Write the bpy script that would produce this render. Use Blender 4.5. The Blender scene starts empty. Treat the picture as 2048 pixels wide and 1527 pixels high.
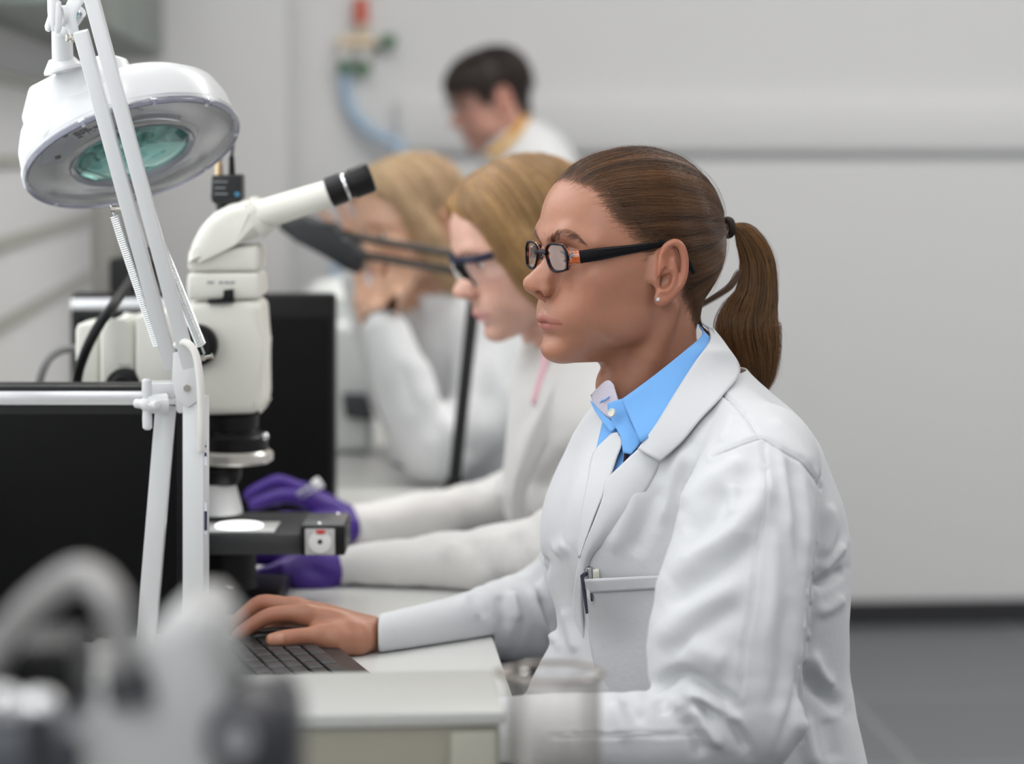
import bpy, bmesh, math, random
import numpy as np
from mathutils import Vector, Matrix, Quaternion
rnd = random.Random(7)
nrs = np.random.RandomState(11)
SC = bpy.context.scene
COL = SC.collection
R = math.radians
W_IMG, H_IMG = 2048, 1527
LENS = 85.0
FPX = LENS / 36.0 * W_IMG
PITCH = R(5.59)
CAMZ = 1.27
CP, SP = math.cos(PITCH), math.sin(PITCH)

def at(px, py, d):
    """world point seen at photo pixel (px,py) at distance d along +Y"""
    u = (px - W_IMG / 2) / FPX
    v = -(py - H_IMG / 2) / FPX
    y = CP + v * SP
    z = -SP + v * CP
    s = d / y
    return Vector((u * s, d, CAMZ + z * s))

def proj(P):
    """world points (N,3) -> photo pixels (N,2), depth"""
    P = np.asarray(P, float).reshape(-1, 3)
    z = P[:, 2] - CAMZ
    f = P[:, 1] * CP - z * SP
    up = P[:, 1] * SP + z * CP
    return np.stack([W_IMG / 2 + FPX * P[:, 0] / f, H_IMG / 2 - FPX * up / f], 1), f

# ---------------------------------------------------------------- materials
MATS = {}
def srgb(r, g, b):
    f = lambda c: (c / 255 / 12.92) if c / 255 <= 0.04045 else ((c / 255 + 0.055) / 1.055) ** 2.4
    return (f(r), f(g), f(b), 1.0)

def mat(name, color, rough=0.5, metal=0.0, spec=0.5, noise=0.0, nscale=30, bump=0.0, bscale=200, coat=0.0,
        trans=0.0, ior=1.45, emit=None, estr=0.0, sheen=0.0, aniso=None):
    if name in MATS:
        return MATS[name]
    m = bpy.data.materials.new(name)
    m.use_nodes = True
    nt = m.node_tree
    b = nt.nodes['Principled BSDF']
    if len(color) == 3: color = (*color, 1)
    b.inputs['Base Color'].default_value = color
    b.inputs['Roughness'].default_value = rough
    b.inputs['Metallic'].default_value = metal
    b.inputs['Specular IOR Level'].default_value = spec
    b.inputs['Coat Weight'].default_value = coat
    b.inputs['Transmission Weight'].default_value = trans
    b.inputs['IOR'].default_value = ior
    b.inputs['Sheen Weight'].default_value = sheen
    if emit:
        b.inputs['Emission Color'].default_value = emit if len(emit) == 4 else (*emit, 1)
        b.inputs['Emission Strength'].default_value = estr
    if noise or bump:
        tc = nt.nodes.new('ShaderNodeTexCoord')
    if noise:
        n = nt.nodes.new('ShaderNodeTexNoise'); n.inputs['Scale'].default_value = nscale; n.inputs['Detail'].default_value = 4
        nt.links.new(tc.outputs['Object'], n.inputs['Vector'])
        mx = nt.nodes.new('ShaderNodeMix'); mx.data_type = 'RGBA'
        mx.inputs[6].default_value = tuple(c * (1 - noise) for c in color[:3]) + (1,)
        mx.inputs[7].default_value = tuple(min(1, c * (1 + noise)) for c in color[:3]) + (1,)
        nt.links.new(n.outputs['Fac'], mx.inputs[0])
        nt.links.new(mx.outputs[2], b.inputs['Base Color'])
    if bump:
        n2 = nt.nodes.new('ShaderNodeTexNoise'); n2.inputs['Scale'].default_value = bscale; n2.inputs['Detail'].default_value = 3
        nt.links.new(tc.outputs['Object'], n2.inputs['Vector'])
        bp = nt.nodes.new('ShaderNodeBump'); bp.inputs['Strength'].default_value = bump; bp.inputs['Distance'].default_value = 0.001
        nt.links.new(n2.outputs['Fac'], bp.inputs['Height'])
        nt.links.new(bp.outputs['Normal'], b.inputs['Normal'])
    MATS[name] = m
    return m

# ---------------------------------------------------------------- objects
def tag(o, label=None, cat=None, group=None, kind=None):
    if label: o['label'] = label
    if cat: o['category'] = cat
    if group: o['group'] = group
    if kind: o['kind'] = kind
    return o

def empty(name, loc=(0, 0, 0), rot=None, label=None, cat=None, group=None):
    o = bpy.data.objects.new(name, None)
    COL.objects.link(o)
    o.location = loc
    if rot is not None: o.rotation_euler = rot
    o.empty_display_size = 0.02
    tag(o, label, cat, group)
    return o

def link(name, me, m=None, parent=None, smooth=None, loc=None, rot=None):
    o = bpy.data.objects.new(name, me)
    COL.objects.link(o)
    if m is not None:
        for mm in (m if isinstance(m, (list, tuple)) else [m]): me.materials.append(mm)
    if parent is not None: o.parent = parent
    if loc is not None: o.location = loc
    if rot is not None: o.rotation_euler = rot
    return o

def mesh_np(V, F, smooth=True, cols=None):
    me = bpy.data.meshes.new('m')
    V = np.ascontiguousarray(V, np.float32)
    if isinstance(F, np.ndarray):
        n, k = F.shape
        me.vertices.add(len(V)); me.vertices.foreach_set('co', V.ravel())
        me.loops.add(n * k); me.loops.foreach_set('vertex_index', np.ascontiguousarray(F, np.int32).ravel())
        me.polygons.add(n); me.polygons.foreach_set('loop_start', np.arange(0, n * k, k, dtype=np.int32))
        me.update(calc_edges=True); me.validate()
    else:
        me.from_pydata([tuple(v) for v in V], [], F)
    if smooth: me.polygons.foreach_set('use_smooth', np.ones(len(me.polygons), bool))
    if cols is not None:
        a = me.color_attributes.new('tone', 'FLOAT_COLOR', 'POINT')
        c = np.ones((len(V), 4), np.float32); c[:, :3] = cols
        a.data.foreach_set('color', c.ravel())
    me.update()
    return me

class MB:
    """collects shapes into one bmesh"""
    def __init__(s): s.bm = bmesh.new()
    def _xf(s, vs, M):
        if M is not None: bmesh.ops.transform(s.bm, matrix=M, verts=vs)
        return vs
    def box(s, size, loc=(0, 0, 0), M=None, bev=0.0, seg=2):
        r = bmesh.ops.create_cube(s.bm, size=1)['verts']
        bmesh.ops.scale(s.bm, vec=size, verts=r)
        bmesh.ops.translate(s.bm, vec=loc, verts=r)
        if bev:
            es = list({e for v in r for e in v.link_edges})
            q = bmesh.ops.bevel(s.bm, geom=es, offset=bev, segments=seg, profile=0.5, affect='EDGES')
            r = list({v for f in q['faces'] for v in f.verts} | {v for v in r if v.is_valid})
            seen = set(r); st = list(r)
            while st:
                v = st.pop()
                for e in v.link_edges:
                    o = e.other_vert(v)
                    if o not in seen: seen.add(o); st.append(o)
            r = list(seen)
        return s._xf(r, M)
    def cyl(s, a, b, r0, r1=None, n=24, caps=True):
        a, b = Vector(a), Vector(b); d = b - a; L = d.length
        q = bmesh.ops.create_cone(s.bm, cap_ends=caps, segments=n, radius1=r0, radius2=r0 if r1 is None else r1, depth=L)['verts']
        M = Matrix.Translation((a + b) / 2) @ d.to_track_quat('Z', 'Y').to_matrix().to_4x4()
        return s._xf(q, M)
    def sph(s, c, r, n=20, M=None, sc=(1, 1, 1)):
        q = bmesh.ops.create_uvsphere(s.bm, u_segments=n, v_segments=max(6, n // 2), radius=1)['verts']
        MM = Matrix.Translation(c) @ (M.to_4x4() if M is not None else Matrix()) @ Matrix.Diagonal((r * sc[0], r * sc[1], r * sc[2], 1))
        return s._xf(q, MM)
    def lathe(s, prof, M=None, n=40, caps=True):
        """prof: (r,z) list revolved about Z"""
        rings = []
        for (r, z) in prof:
            if r < 1e-6: rings.append([s.bm.verts.new((0, 0, z))])
            else: rings.append([s.bm.verts.new((r * math.cos(2 * math.pi * i / n), r * math.sin(2 * math.pi * i / n), z)) for i in range(n)])
        for A, B in zip(rings, rings[1:]):
            for i in range(n):
                j = (i + 1) % n
                if len(A) == 1 and len(B) == 1: continue
                if len(A) == 1: s.bm.faces.new((A[0], B[i], B[j]))
                elif len(B) == 1: s.bm.faces.new((A[i], A[j], B[0]))
                else: s.bm.faces.new((A[i], A[j], B[j], B[i]))
        vs = [v for r_ in rings for v in r_]
        if caps:
            for rg, fl in ((rings[0], True), (rings[-1], False)):
                if len(rg) > 1: s.bm.faces.new(rg[::-1] if fl else rg)
        return s._xf(vs, M)
    def tube(s, pts, r, n=10, caps=True, M=None, up=None, sx=1.0):
        """tube through pts; r number or list; elliptical with sx across"""
        P = [Vector(p) for p in pts]; m = len(P)
        rr = [r] * m if not hasattr(r, '__len__') else list(r)
        T = [(P[min(i + 1, m - 1)] - P[max(i - 1, 0)]).normalized() for i in range(m)]
        u = Vector(up) if up else (Vector((0, 0, 1)) if abs(T[0].z) < 0.9 else Vector((1, 0, 0)))
        rings = []
        for i in range(m):
            u = (u - T[i] * u.dot(T[i])).normalized(); w = T[i].cross(u)
            rings.append([s.bm.verts.new(P[i] + (u * math.cos(2 * math.pi * k / n) + w * sx * math.sin(2 * math.pi * k / n)) * rr[i]) for k in range(n)])
        for A, B in zip(rings, rings[1:]):
            for k in range(n):
                s.bm.faces.new((A[k], A[(k + 1) % n], B[(k + 1) % n], B[k]))
        if caps: s.bm.faces.new(rings[0][::-1]); s.bm.faces.new(rings[-1])
        return s._xf([v for r_ in rings for v in r_], M)
    def prism(s, poly, h, M=None, bev=0.0, seg=2):
        """poly (x,y) extruded along +z by h"""
        a = [s.bm.verts.new((x, y, 0)) for x, y in poly]; b = [s.bm.verts.new((x, y, h)) for x, y in poly]
        n = len(poly)
        s.bm.faces.new(a[::-1]); s.bm.faces.new(b)
        for i in range(n): s.bm.faces.new((a[i], a[(i + 1) % n], b[(i + 1) % n], b[i]))
        vs = a + b
        if bev:
            es = list({e for v in vs for e in v.link_edges})
            q = bmesh.ops.bevel(s.bm, geom=es, offset=bev, segments=seg, profile=0.5, affect='EDGES')
            st = [v for v in vs if v.is_valid] + [v for f in q['faces'] for v in f.verts]
            seen = set(st)
            while st:
                v = st.pop()
                for e in v.link_edges:
                    o = e.other_vert(v)
                    if o not in seen: seen.add(o); st.append(o)
            vs = list(seen)
        return s._xf(vs, M)
    def build(s, name, m=None, parent=None, smooth=True, angle=35, loc=None, rot=None):
        bmesh.ops.recalc_face_normals(s.bm, faces=s.bm.faces)
        me = bpy.data.meshes.new(name); s.bm.to_mesh(me); s.bm.free()
        if smooth:
            me.polygons.foreach_set('use_smooth', np.ones(len(me.polygons), bool))
            me.set_sharp_from_angle(angle=R(angle))
        return link(name, me, m, parent, loc=loc, rot=rot)

def basis(o, x, y=None, z=None):
    """4x4 with given origin; x axis dir and approximate z"""
    X = Vector(x).normalized(); Z = Vector(z) if z is not None else Vector((0, 0, 1))
    Y = Z.cross(X).normalized(); Z = X.cross(Y)
    M = Matrix((X, Y, Z)).transposed().to_4x4(); M.translation = o
    return M

def spline(pts, n):
    """Catmull-Rom through pts (any dimension) -> (n,k)"""
    P = np.asarray(pts, float)
    if len(P) == 2: t = np.linspace(0, 1, n)[:, None]; return P[0] * (1 - t) + P[1] * t
    Q = np.vstack([2 * P[0] - P[1], P, 2 * P[-1] - P[-2]])
    seg = np.linalg.norm(np.diff(P[:, :3], axis=0), axis=1); s = np.concatenate([[0], np.cumsum(seg)])
    u = np.linspace(0, s[-1], n); i = np.clip(np.searchsorted(s, u, 'right') - 1, 0, len(P) - 2)
    t = ((u - s[i]) / np.maximum(seg[i], 1e-9))[:, None]
    p0, p1, p2, p3 = Q[i], Q[i + 1], Q[i + 2], Q[i + 3]
    return 0.5 * (2 * p1 + (p2 - p0) * t + (2 * p0 - 5 * p1 + 4 * p2 - p3) * t ** 2 + (3 * p1 - p0 - 3 * p2 + p3) * t ** 3)

# ---------------------------------------------------------------- implicit surfaces
class Grid:
    def __init__(s, lo, hi, h):
        s.lo = np.array(lo, np.float32); s.h = h
        s.n = np.ceil((np.array(hi) - s.lo) / h).astype(int) + 1
        s.ax = [(s.lo[i] + h * np.arange(s.n[i])).astype(np.float32) for i in range(3)]
        s.D = np.full(s.n, 1e3, np.float32)
    def sub(s, lo, hi):
        sl = tuple(slice(int(np.clip(np.floor((lo[i] - s.lo[i]) / s.h), 0, s.n[i])), int(np.clip(np.ceil((hi[i] - s.lo[i]) / s.h) + 1, 0, s.n[i]))) for i in range(3))
        X, Y, Z = s.ax[0][sl[0]][:, None, None], s.ax[1][sl[1]][None, :, None], s.ax[2][sl[2]][None, None, :]
        return sl, X, Y, Z
    def add(s, f, lo, hi, k=0.0):
        sl, X, Y, Z = s.sub(lo, hi)
        if s.D[sl].size == 0: return
        d = f(X, Y, Z).astype(np.float32); s.D[sl] = smin(s.D[sl], d, k)
    def cut(s, f, lo, hi, k=0.0):
        sl, X, Y, Z = s.sub(lo, hi)
        if s.D[sl].size == 0: return
        d = f(X, Y, Z).astype(np.float32); s.D[sl] = -smin(-s.D[sl], d, k)
    # convenience
    def ell(s, c, r, k=0.0, rot=None, cut=False, pad=0.0):
        c = np.array(c, float); r = np.array(r, float); Rm = np.array(rot.to_3x3()).T if rot is not None else np.eye(3)
        m = r.max() + k * 1.2 + 2 * s.h + pad
        def f(X, Y, Z):
            x, y, z = X - c[0], Y - c[1], Z - c[2]
            if rot is not None:
                x, y, z = (Rm[i, 0] * x + Rm[i, 1] * y + Rm[i, 2] * z for i in range(3))
            k0 = np.sqrt((x / r[0]) ** 2 + (y / r[1]) ** 2 + (z / r[2]) ** 2)
            k1 = np.sqrt((x / r[0] ** 2) ** 2 + (y / r[1] ** 2) ** 2 + (z / r[2] ** 2) ** 2)
            return k0 * (k0 - 1) / np.maximum(k1, 1e-6)
        (s.cut if cut else s.add)(f, c - m, c + m, k)
    def cap(s, a, b, ra, rb, k=0.0, cut=False, pad=0.0):
        a = np.array(a, float); b = np.array(b, float); ba = b - a; L2 = max(ba @ ba, 1e-12)
        m = max(ra, rb) + k * 1.2 + 2 * s.h + pad
        def f(X, Y, Z):
            x, y, z = X - a[0], Y - a[1], Z - a[2]
            t = np.clip((x * ba[0] + y * ba[1] + z * ba[2]) / L2, 0, 1)
            return np.sqrt((x - ba[0] * t) ** 2 + (y - ba[1] * t) ** 2 + (z - ba[2] * t) ** 2) - (ra + (rb - ra) * t)
        (s.cut if cut else s.add)(f, np.minimum(a, b) - m, np.maximum(a, b) + m, k)
    def chain(s, pts, k=0.0, n=None, cut=False, pad=0.0):
        """pts rows x,y,z,r ; rounded tube following them (one distance field, no seams)"""
        P = np.array(pts, float)
        if n: P = spline(P, n)
        m = P[:, 3].max() + k * 1.2 + 2 * s.h + pad
        def f(X, Y, Z):
            d = None
            for a, b in zip(P, P[1:]):
                ba = b[:3] - a[:3]; L2 = max(ba @ ba, 1e-12)
                x, y, z = X - a[0], Y - a[1], Z - a[2]
                t = np.clip((x * ba[0] + y * ba[1] + z * ba[2]) / L2, 0, 1)
                e = np.sqrt((x - ba[0] * t) ** 2 + (y - ba[1] * t) ** 2 + (z - ba[2] * t) ** 2) - (a[3] + (b[3] - a[3]) * t)
                d = e if d is None else np.minimum(d, e)
            return d
        (s.cut if cut else s.add)(f, P[:, :3].min(0) - m, P[:, :3].max(0) + m, k)
    def sample(s, P):
        q = (np.asarray(P, np.float32) - s.lo) / s.h
        i = np.clip(np.floor(q).astype(int), 0, s.n - 2); t = np.clip(q - i, 0, 1)
        out = 0
        for a in (0, 1):
            for b in (0, 1):
                for c in (0, 1):
                    w = (t[:, 0] if a else 1 - t[:, 0]) * (t[:, 1] if b else 1 - t[:, 1]) * (t[:, 2] if c else 1 - t[:, 2])
                    out = out + w * s.D[i[:, 0] + a, i[:, 1] + b, i[:, 2] + c]
        return out
    def grad(s, P, e=None):
        e = e or s.h
        g = np.stack([s.sample(P + np.eye(3)[i] * e) - s.sample(P - np.eye(3)[i] * e) for i in range(3)], 1)
        return g / np.maximum(np.linalg.norm(g, axis=1, keepdims=True), 1e-6)
    def project(s, P, off=0.0, it=4):
        P = np.array(P, float)
        for _ in range(it): P = P - s.grad(P) * (s.sample(P) - off)[:, None]
        return P
    def blur(s, it=1):
        for _ in range(it):
            for a in range(3):
                D = s.D; Q = np.pad(D, [(1, 1) if i == a else (0, 0) for i in range(3)], mode='edge')
                n = D.shape[a]; tk = lambda o: np.take(Q, range(o, o + n), axis=a)
                s.D = (0.25 * tk(0) + 0.5 * D + 0.25 * tk(2)).astype(np.float32)
    def mesh(s):
        D = s.D; n = D.shape; ins = D < 0
        c = np.zeros((n[0] - 1, n[1] - 1, n[2] - 1), np.int8)
        off = [(a, b, d) for a in (0, 1) for b in (0, 1) for d in (0, 1)]
        for a, b, d in off: c += ins[a:n[0] - 1 + a, b:n[1] - 1 + b, d:n[2] - 1 + d]
        act = (c > 0) & (c < 8)
        ijk = np.argwhere(act); N = len(ijk)
        idx = np.full(act.shape, -1, np.int32); idx[act] = np.arange(N, dtype=np.int32)
        val = np.stack([D[ijk[:, 0] + a, ijk[:, 1] + b, ijk[:, 2] + d] for a, b, d in off], 1)
        oc = np.array(off, np.float32); acc = np.zeros((N, 3), np.float32); cnt = np.zeros(N, np.float32)
        for i in range(8):
            for j in range(i + 1, 8):
                if np.abs(oc[i] - oc[j]).sum() != 1: continue
                a, b = val[:, i], val[:, j]; m = (a < 0) != (b < 0)
                t = np.where(m, a / np.where(m, a - b, 1), 0)
                acc += np.where(m[:, None], oc[i] + (oc[j] - oc[i]) * t[:, None], 0); cnt += m
        V = s.lo + s.h * (ijk + acc / cnt[:, None])
        F = []
        for axn in range(3):
            o1, o2 = [(1, 2), (2, 0), (0, 1)][axn]
            sl0 = [slice(1, n[i] - 1) for i in range(3)]; sl0[axn] = slice(0, n[axn] - 1)
            sl1 = list(sl0); sl1[axn] = slice(1, n[axn])
            A, B = ins[tuple(sl0)], ins[tuple(sl1)]
            for fl, m in ((False, A & ~B), (True, ~A & B)):
                e = np.argwhere(m)
                if not len(e): continue
                st = np.array([0 if i == axn else 1 for i in range(3)]); e = e + st
                def cell(d1, d2):
                    q = e.copy(); q[:, o1] += d1; q[:, o2] += d2
                    return idx[q[:, 0], q[:, 1], q[:, 2]]
                quad = np.stack([cell(-1, -1), cell(0, -1), cell(0, 0), cell(-1, 0)], 1)
                F.append(quad[:, ::-1] if fl else quad)
        F = np.vstack(F); F = F[(F >= 0).all(1)]
        return V, F

def smin(a, b, k):
    if k <= 0: return np.minimum(a, b)
    h = np.clip(0.5 + 0.5 * (b - a) / k, 0, 1)
    return b + (a - b) * h - k * h * (1 - h)

def smooth_mesh(V, F, it=2, lam=0.5):
    n = len(V); e = np.vstack([F[:, [i, (i + 1) % F.shape[1]]] for i in range(F.shape[1])])
    deg = np.bincount(e.ravel(), minlength=n).astype(float)
    for _ in range(it):
        acc = np.stack([np.bincount(e[:, 0], V[e[:, 1], i], n) + np.bincount(e[:, 1], V[e[:, 0], i], n) for i in range(3)], 1)
        V = V + lam * (acc / np.maximum(deg, 1)[:, None] - V)
    return V

def vnormals(V, F):
    n = np.cross(V[F[:, 2]] - V[F[:, 0]], V[F[:, 3 % F.shape[1]]] - V[F[:, 1]])
    out = np.zeros_like(V)
    for i in range(F.shape[1]): 
        for a in range(3): out[:, a] += np.bincount(F[:, i], n[:, a], len(V))
    return out / np.maximum(np.linalg.norm(out, axis=1, keepdims=True), 1e-12)

def noise3(P, scale, seed=0):
    """smooth value noise at (N,3) points, about -1..1"""
    rs = np.random.RandomState(seed); T = rs.uniform(-1, 1, (32, 32, 32)).astype(np.float32)
    q = P * scale + 100.0; i = np.floor(q).astype(int); t = q - i; t = t * t * (3 - 2 * t); out = 0
    for a in (0, 1):
        for b in (0, 1):
            for c in (0, 1):
                w = (t[:, 0] if a else 1 - t[:, 0]) * (t[:, 1] if b else 1 - t[:, 1]) * (t[:, 2] if c else 1 - t[:, 2])
                out = out + w * T[(i[:, 0] + a) % 32, (i[:, 1] + b) % 32, (i[:, 2] + c) % 32]
    return out

def strands(name, S, rad, m, parent=None, tip=0.3, shade=None):
    """S (n,k,3) strand points -> hair curves object; rad root radius"""
    n, k = S.shape[:2]
    cu = bpy.data.hair_curves.new(name)
    cu.add_curves([k] * n)
    cu.attributes['position'].data.foreach_set('vector', np.ascontiguousarray(S, np.float32).ravel())
    a = cu.attributes.get('radius') or cu.attributes.new('radius', 'FLOAT', 'POINT')
    t = np.linspace(0, 1, k); prof = np.where(t < 0.7, 1.0, 1.0 - (1 - tip) * (t - 0.7) / 0.3)
    a.data.foreach_set('value', np.tile(prof * rad, n).astype(np.float32))
    b = cu.attributes.new('shade', 'FLOAT', 'CURVE')
    b.data.foreach_set('value', (nrs.uniform(0, 1, n) if shade is None else np.clip(shade, 0, 1)).astype(np.float32))
    o = bpy.data.objects.new(name, cu); COL.objects.link(o)
    cu.materials.append(m)
    if parent is not None: o.parent = parent
    return o

def hair_mat(name, c0, c1, rough=0.35):
    m = bpy.data.materials.new(name); m.use_nodes = True; nt = m.node_tree; b = nt.nodes['Principled BSDF']
    at_ = nt.nodes.new('ShaderNodeAttribute'); at_.attribute_name = 'shade'
    mx = nt.nodes.new('ShaderNodeMix'); mx.data_type = 'RGBA'
    mx.inputs[6].default_value = c0; mx.inputs[7].default_value = c1
    nt.links.new(at_.outputs['Fac'], mx.inputs[0]); nt.links.new(mx.outputs[2], b.inputs['Base Color'])
    b.inputs['Roughness'].default_value = rough; b.inputs['Specular IOR Level'].default_value = 0.6
    return m

def skin_mat(name, base, rough=0.36, bump=0.45):
    m = bpy.data.materials.new(name); m.use_nodes = True; nt = m.node_tree; b = nt.nodes['Principled BSDF']
    a = nt.nodes.new('ShaderNodeAttribute'); a.attribute_name = 'tone'
    tc = nt.nodes.new('ShaderNodeTexCoord')
    n = nt.nodes.new('ShaderNodeTexNoise'); n.inputs['Scale'].default_value = 60; n.inputs['Detail'].default_value = 5
    nt.links.new(tc.outputs['Object'], n.inputs['Vector'])
    mx = nt.nodes.new('ShaderNodeMix'); mx.data_type = 'RGBA'
    mx.inputs[6].default_value = tuple(c * .88 for c in base[:3]) + (1,); mx.inputs[7].default_value = tuple(min(1, c * 1.1) for c in base[:3]) + (1,)
    nt.links.new(n.outputs['Fac'], mx.inputs[0])
    mu = nt.nodes.new('ShaderNodeMix'); mu.data_type = 'RGBA'; mu.blend_type = 'MULTIPLY'; mu.inputs[0].default_value = 1
    nt.links.new(mx.outputs[2], mu.inputs[6]); nt.links.new(a.outputs['Color'], mu.inputs[7])
    nt.links.new(mu.outputs[2], b.inputs['Base Color'])
    b.inputs['Subsurface Weight'].default_value = 0.25
    b.inputs['Subsurface Radius'].default_value = (1.0, 0.35, 0.2)
    b.inputs['Subsurface Scale'].default_value = 0.006
    b.inputs['Roughness'].default_value = rough; b.inputs['Specular IOR Level'].default_value = 0.45
    v = nt.nodes.new('ShaderNodeTexNoise'); v.inputs['Scale'].default_value = 900; v.inputs['Detail'].default_value = 3
    nt.links.new(tc.outputs['Object'], v.inputs['Vector'])
    bp = nt.nodes.new('ShaderNodeBump'); bp.inputs['Strength'].default_value = bump; bp.inputs['Distance'].default_value = 0.0006
    nt.links.new(v.outputs['Fac'], bp.inputs['Height']); nt.links.new(bp.outputs['Normal'], b.inputs['Normal'])
    return m
# ---------------------------------------------------------------- camera, light, view
SC.view_settings.view_transform = 'Standard'; SC.view_settings.look = 'None'; SC.view_settings.gamma = 1
SC.view_settings.use_curve_mapping = False
SC.view_settings.exposure = -0.12
SC.cycles.use_denoising = True
SC.cycles.max_bounces = 8
SC.cycles.sample_clamp_indirect = 6
cd = bpy.data.cameras.new('camera'); camera = bpy.data.objects.new('camera', cd); COL.objects.link(camera)
camera.location = (0, 0, CAMZ); camera.rotation_euler = (R(90) - PITCH, 0, 0)
cd.sensor_width = 36; cd.lens = LENS; cd.clip_start = 0.05
cd.dof.use_dof = True; cd.dof.focus_distance = 2.40; cd.dof.aperture_fstop = 2.9
SC.camera = camera
# ---------------------------------------------------------------- room (its axes are turned 4.4 degrees to the view)
YAW = R(-4.4)    # depth axis of room vanishes at pixel x=650
RX = Vector((math.cos(YAW), math.sin(YAW), 0)) ; RX = Vector((math.cos(R(4.4)), math.sin(R(4.4)), 0))
RY = Vector((-math.sin(R(4.4)), math.cos(R(4.4)), 0))
ROOM = Matrix((RX, RY, Vector((0, 0, 1)))).transposed().to_4x4()
def rinv(p): return ROOM.inverted() @ Vector(p)
wall_m = mat('wall_paint', (0.70, 0.70, 0.703), 0.75, noise=0.015, nscale=3, bump=0.05, bscale=300)
def tile_floor():
    m = bpy.data.materials.new('floor_tile'); m.use_nodes = True; nt = m.node_tree; b = nt.nodes['Principled BSDF']
    tc = nt.nodes.new('ShaderNodeTexCoord'); br = nt.nodes.new('ShaderNodeTexBrick')
    br.offset = 0.0; br.inputs['Scale'].default_value = 1; br.inputs['Brick Width'].default_value = 0.6; br.inputs['Row Height'].default_value = 0.6
    br.inputs['Mortar Size'].default_value = 0.006
    br.inputs['Color1'].default_value = (0.125, 0.133, 0.143, 1); br.inputs['Color2'].default_value = (0.15, 0.158, 0.168, 1); br.inputs['Mortar'].default_value = (0.24, 0.245, 0.25, 1)
    nt.links.new(tc.outputs['Object'], br.inputs['Vector']); nt.links.new(br.outputs['Color'], b.inputs['Base Color'])
    b.inputs['Roughness'].default_value = 0.45
    return m
def room_box(name, lo, hi, m, kind='structure', label=None, cat=None, bev=0.0, parent=None):
    mb = MB(); lo, hi = Vector(lo), Vector(hi)
    mb.box(hi - lo, (hi + lo) / 2, bev=bev)
    o = mb.build(name, m, parent, smooth=bool(bev))
    if parent is None: o.matrix_world = ROOM
    tag(o, label, cat, kind=kind)
    return o
def rat(px, py, d):
    return rinv(at(px, py, d))
WALL_Y = rat(1800, 1240, 6.35).y
room_box('floor', (-3, -2.5, -0.1), (6, WALL_Y + 0.2, 0), tile_floor(), label='dark grey large tiled floor')
room_box('wall_back', (-3.0, WALL_Y, 0), (6, WALL_Y + 0.15, 3.0), wall_m, label='pale grey painted back wall')
room_box('baseboard_back', (-1.0, WALL_Y - 0.02, 0), (6, WALL_Y, 0.065), mat('baseboard_dark', (0.03, 0.03, 0.035), 0.4), label='dark low skirting along the back wall')
# boxed cable duct on the back wall
p0 = rat(1150, 200, 6.25); p1 = rat(1500, 303, 6.25)
room_box('trim_1', (rat(795, 250, 6.3).x, WALL_Y - 0.03, p1.z), (6, WALL_Y, p0.z), wall_m, label='white boxed duct running along the back wall', bev=0.006)
# ceiling with lamps
room_box('ceiling', (-3, -2.5, 3.0), (6, WALL_Y + 0.2, 3.1), mat('ceiling_white', (0.8, 0.8, 0.8), 0.8), label='white ceiling')

DESK = 0.725
def desk_d(py): return (CAMZ - DESK) * FPX / (py - 290.3)
edge = rat(1000, 1325, desk_d(1325)).x
def clear_bench(g):
    """keeps a soft body out of the bench top it rests on"""
    g.cut(lambda X, Y, Z: np.maximum(np.maximum(Z - DESK - .0012, X * RX.x + Y * RX.y - edge - .001), DESK - .10 - Z), (-3, -3, DESK - .14), (3, 9, DESK + .05))
# ---------------------------------------------------------------- human head (mm; x forward, y to the person's left, z up; origin between the ears)
def smooth_tab(zs, vs, sig=4.0):
    z = np.arange(-140, 160, 1.0); o = np.argsort(zs); v = np.interp(z, np.array(zs)[o], np.array(vs)[o])
    kx = np.arange(-16, 17); kk = np.exp(-kx ** 2 / (2 * sig * sig)); kk /= kk.sum()
    v = np.convolve(np.pad(v, 16, mode='edge'), kk, 'valid')
    return lambda q: np.interp(q, z, v).astype(np.float32)

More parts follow.
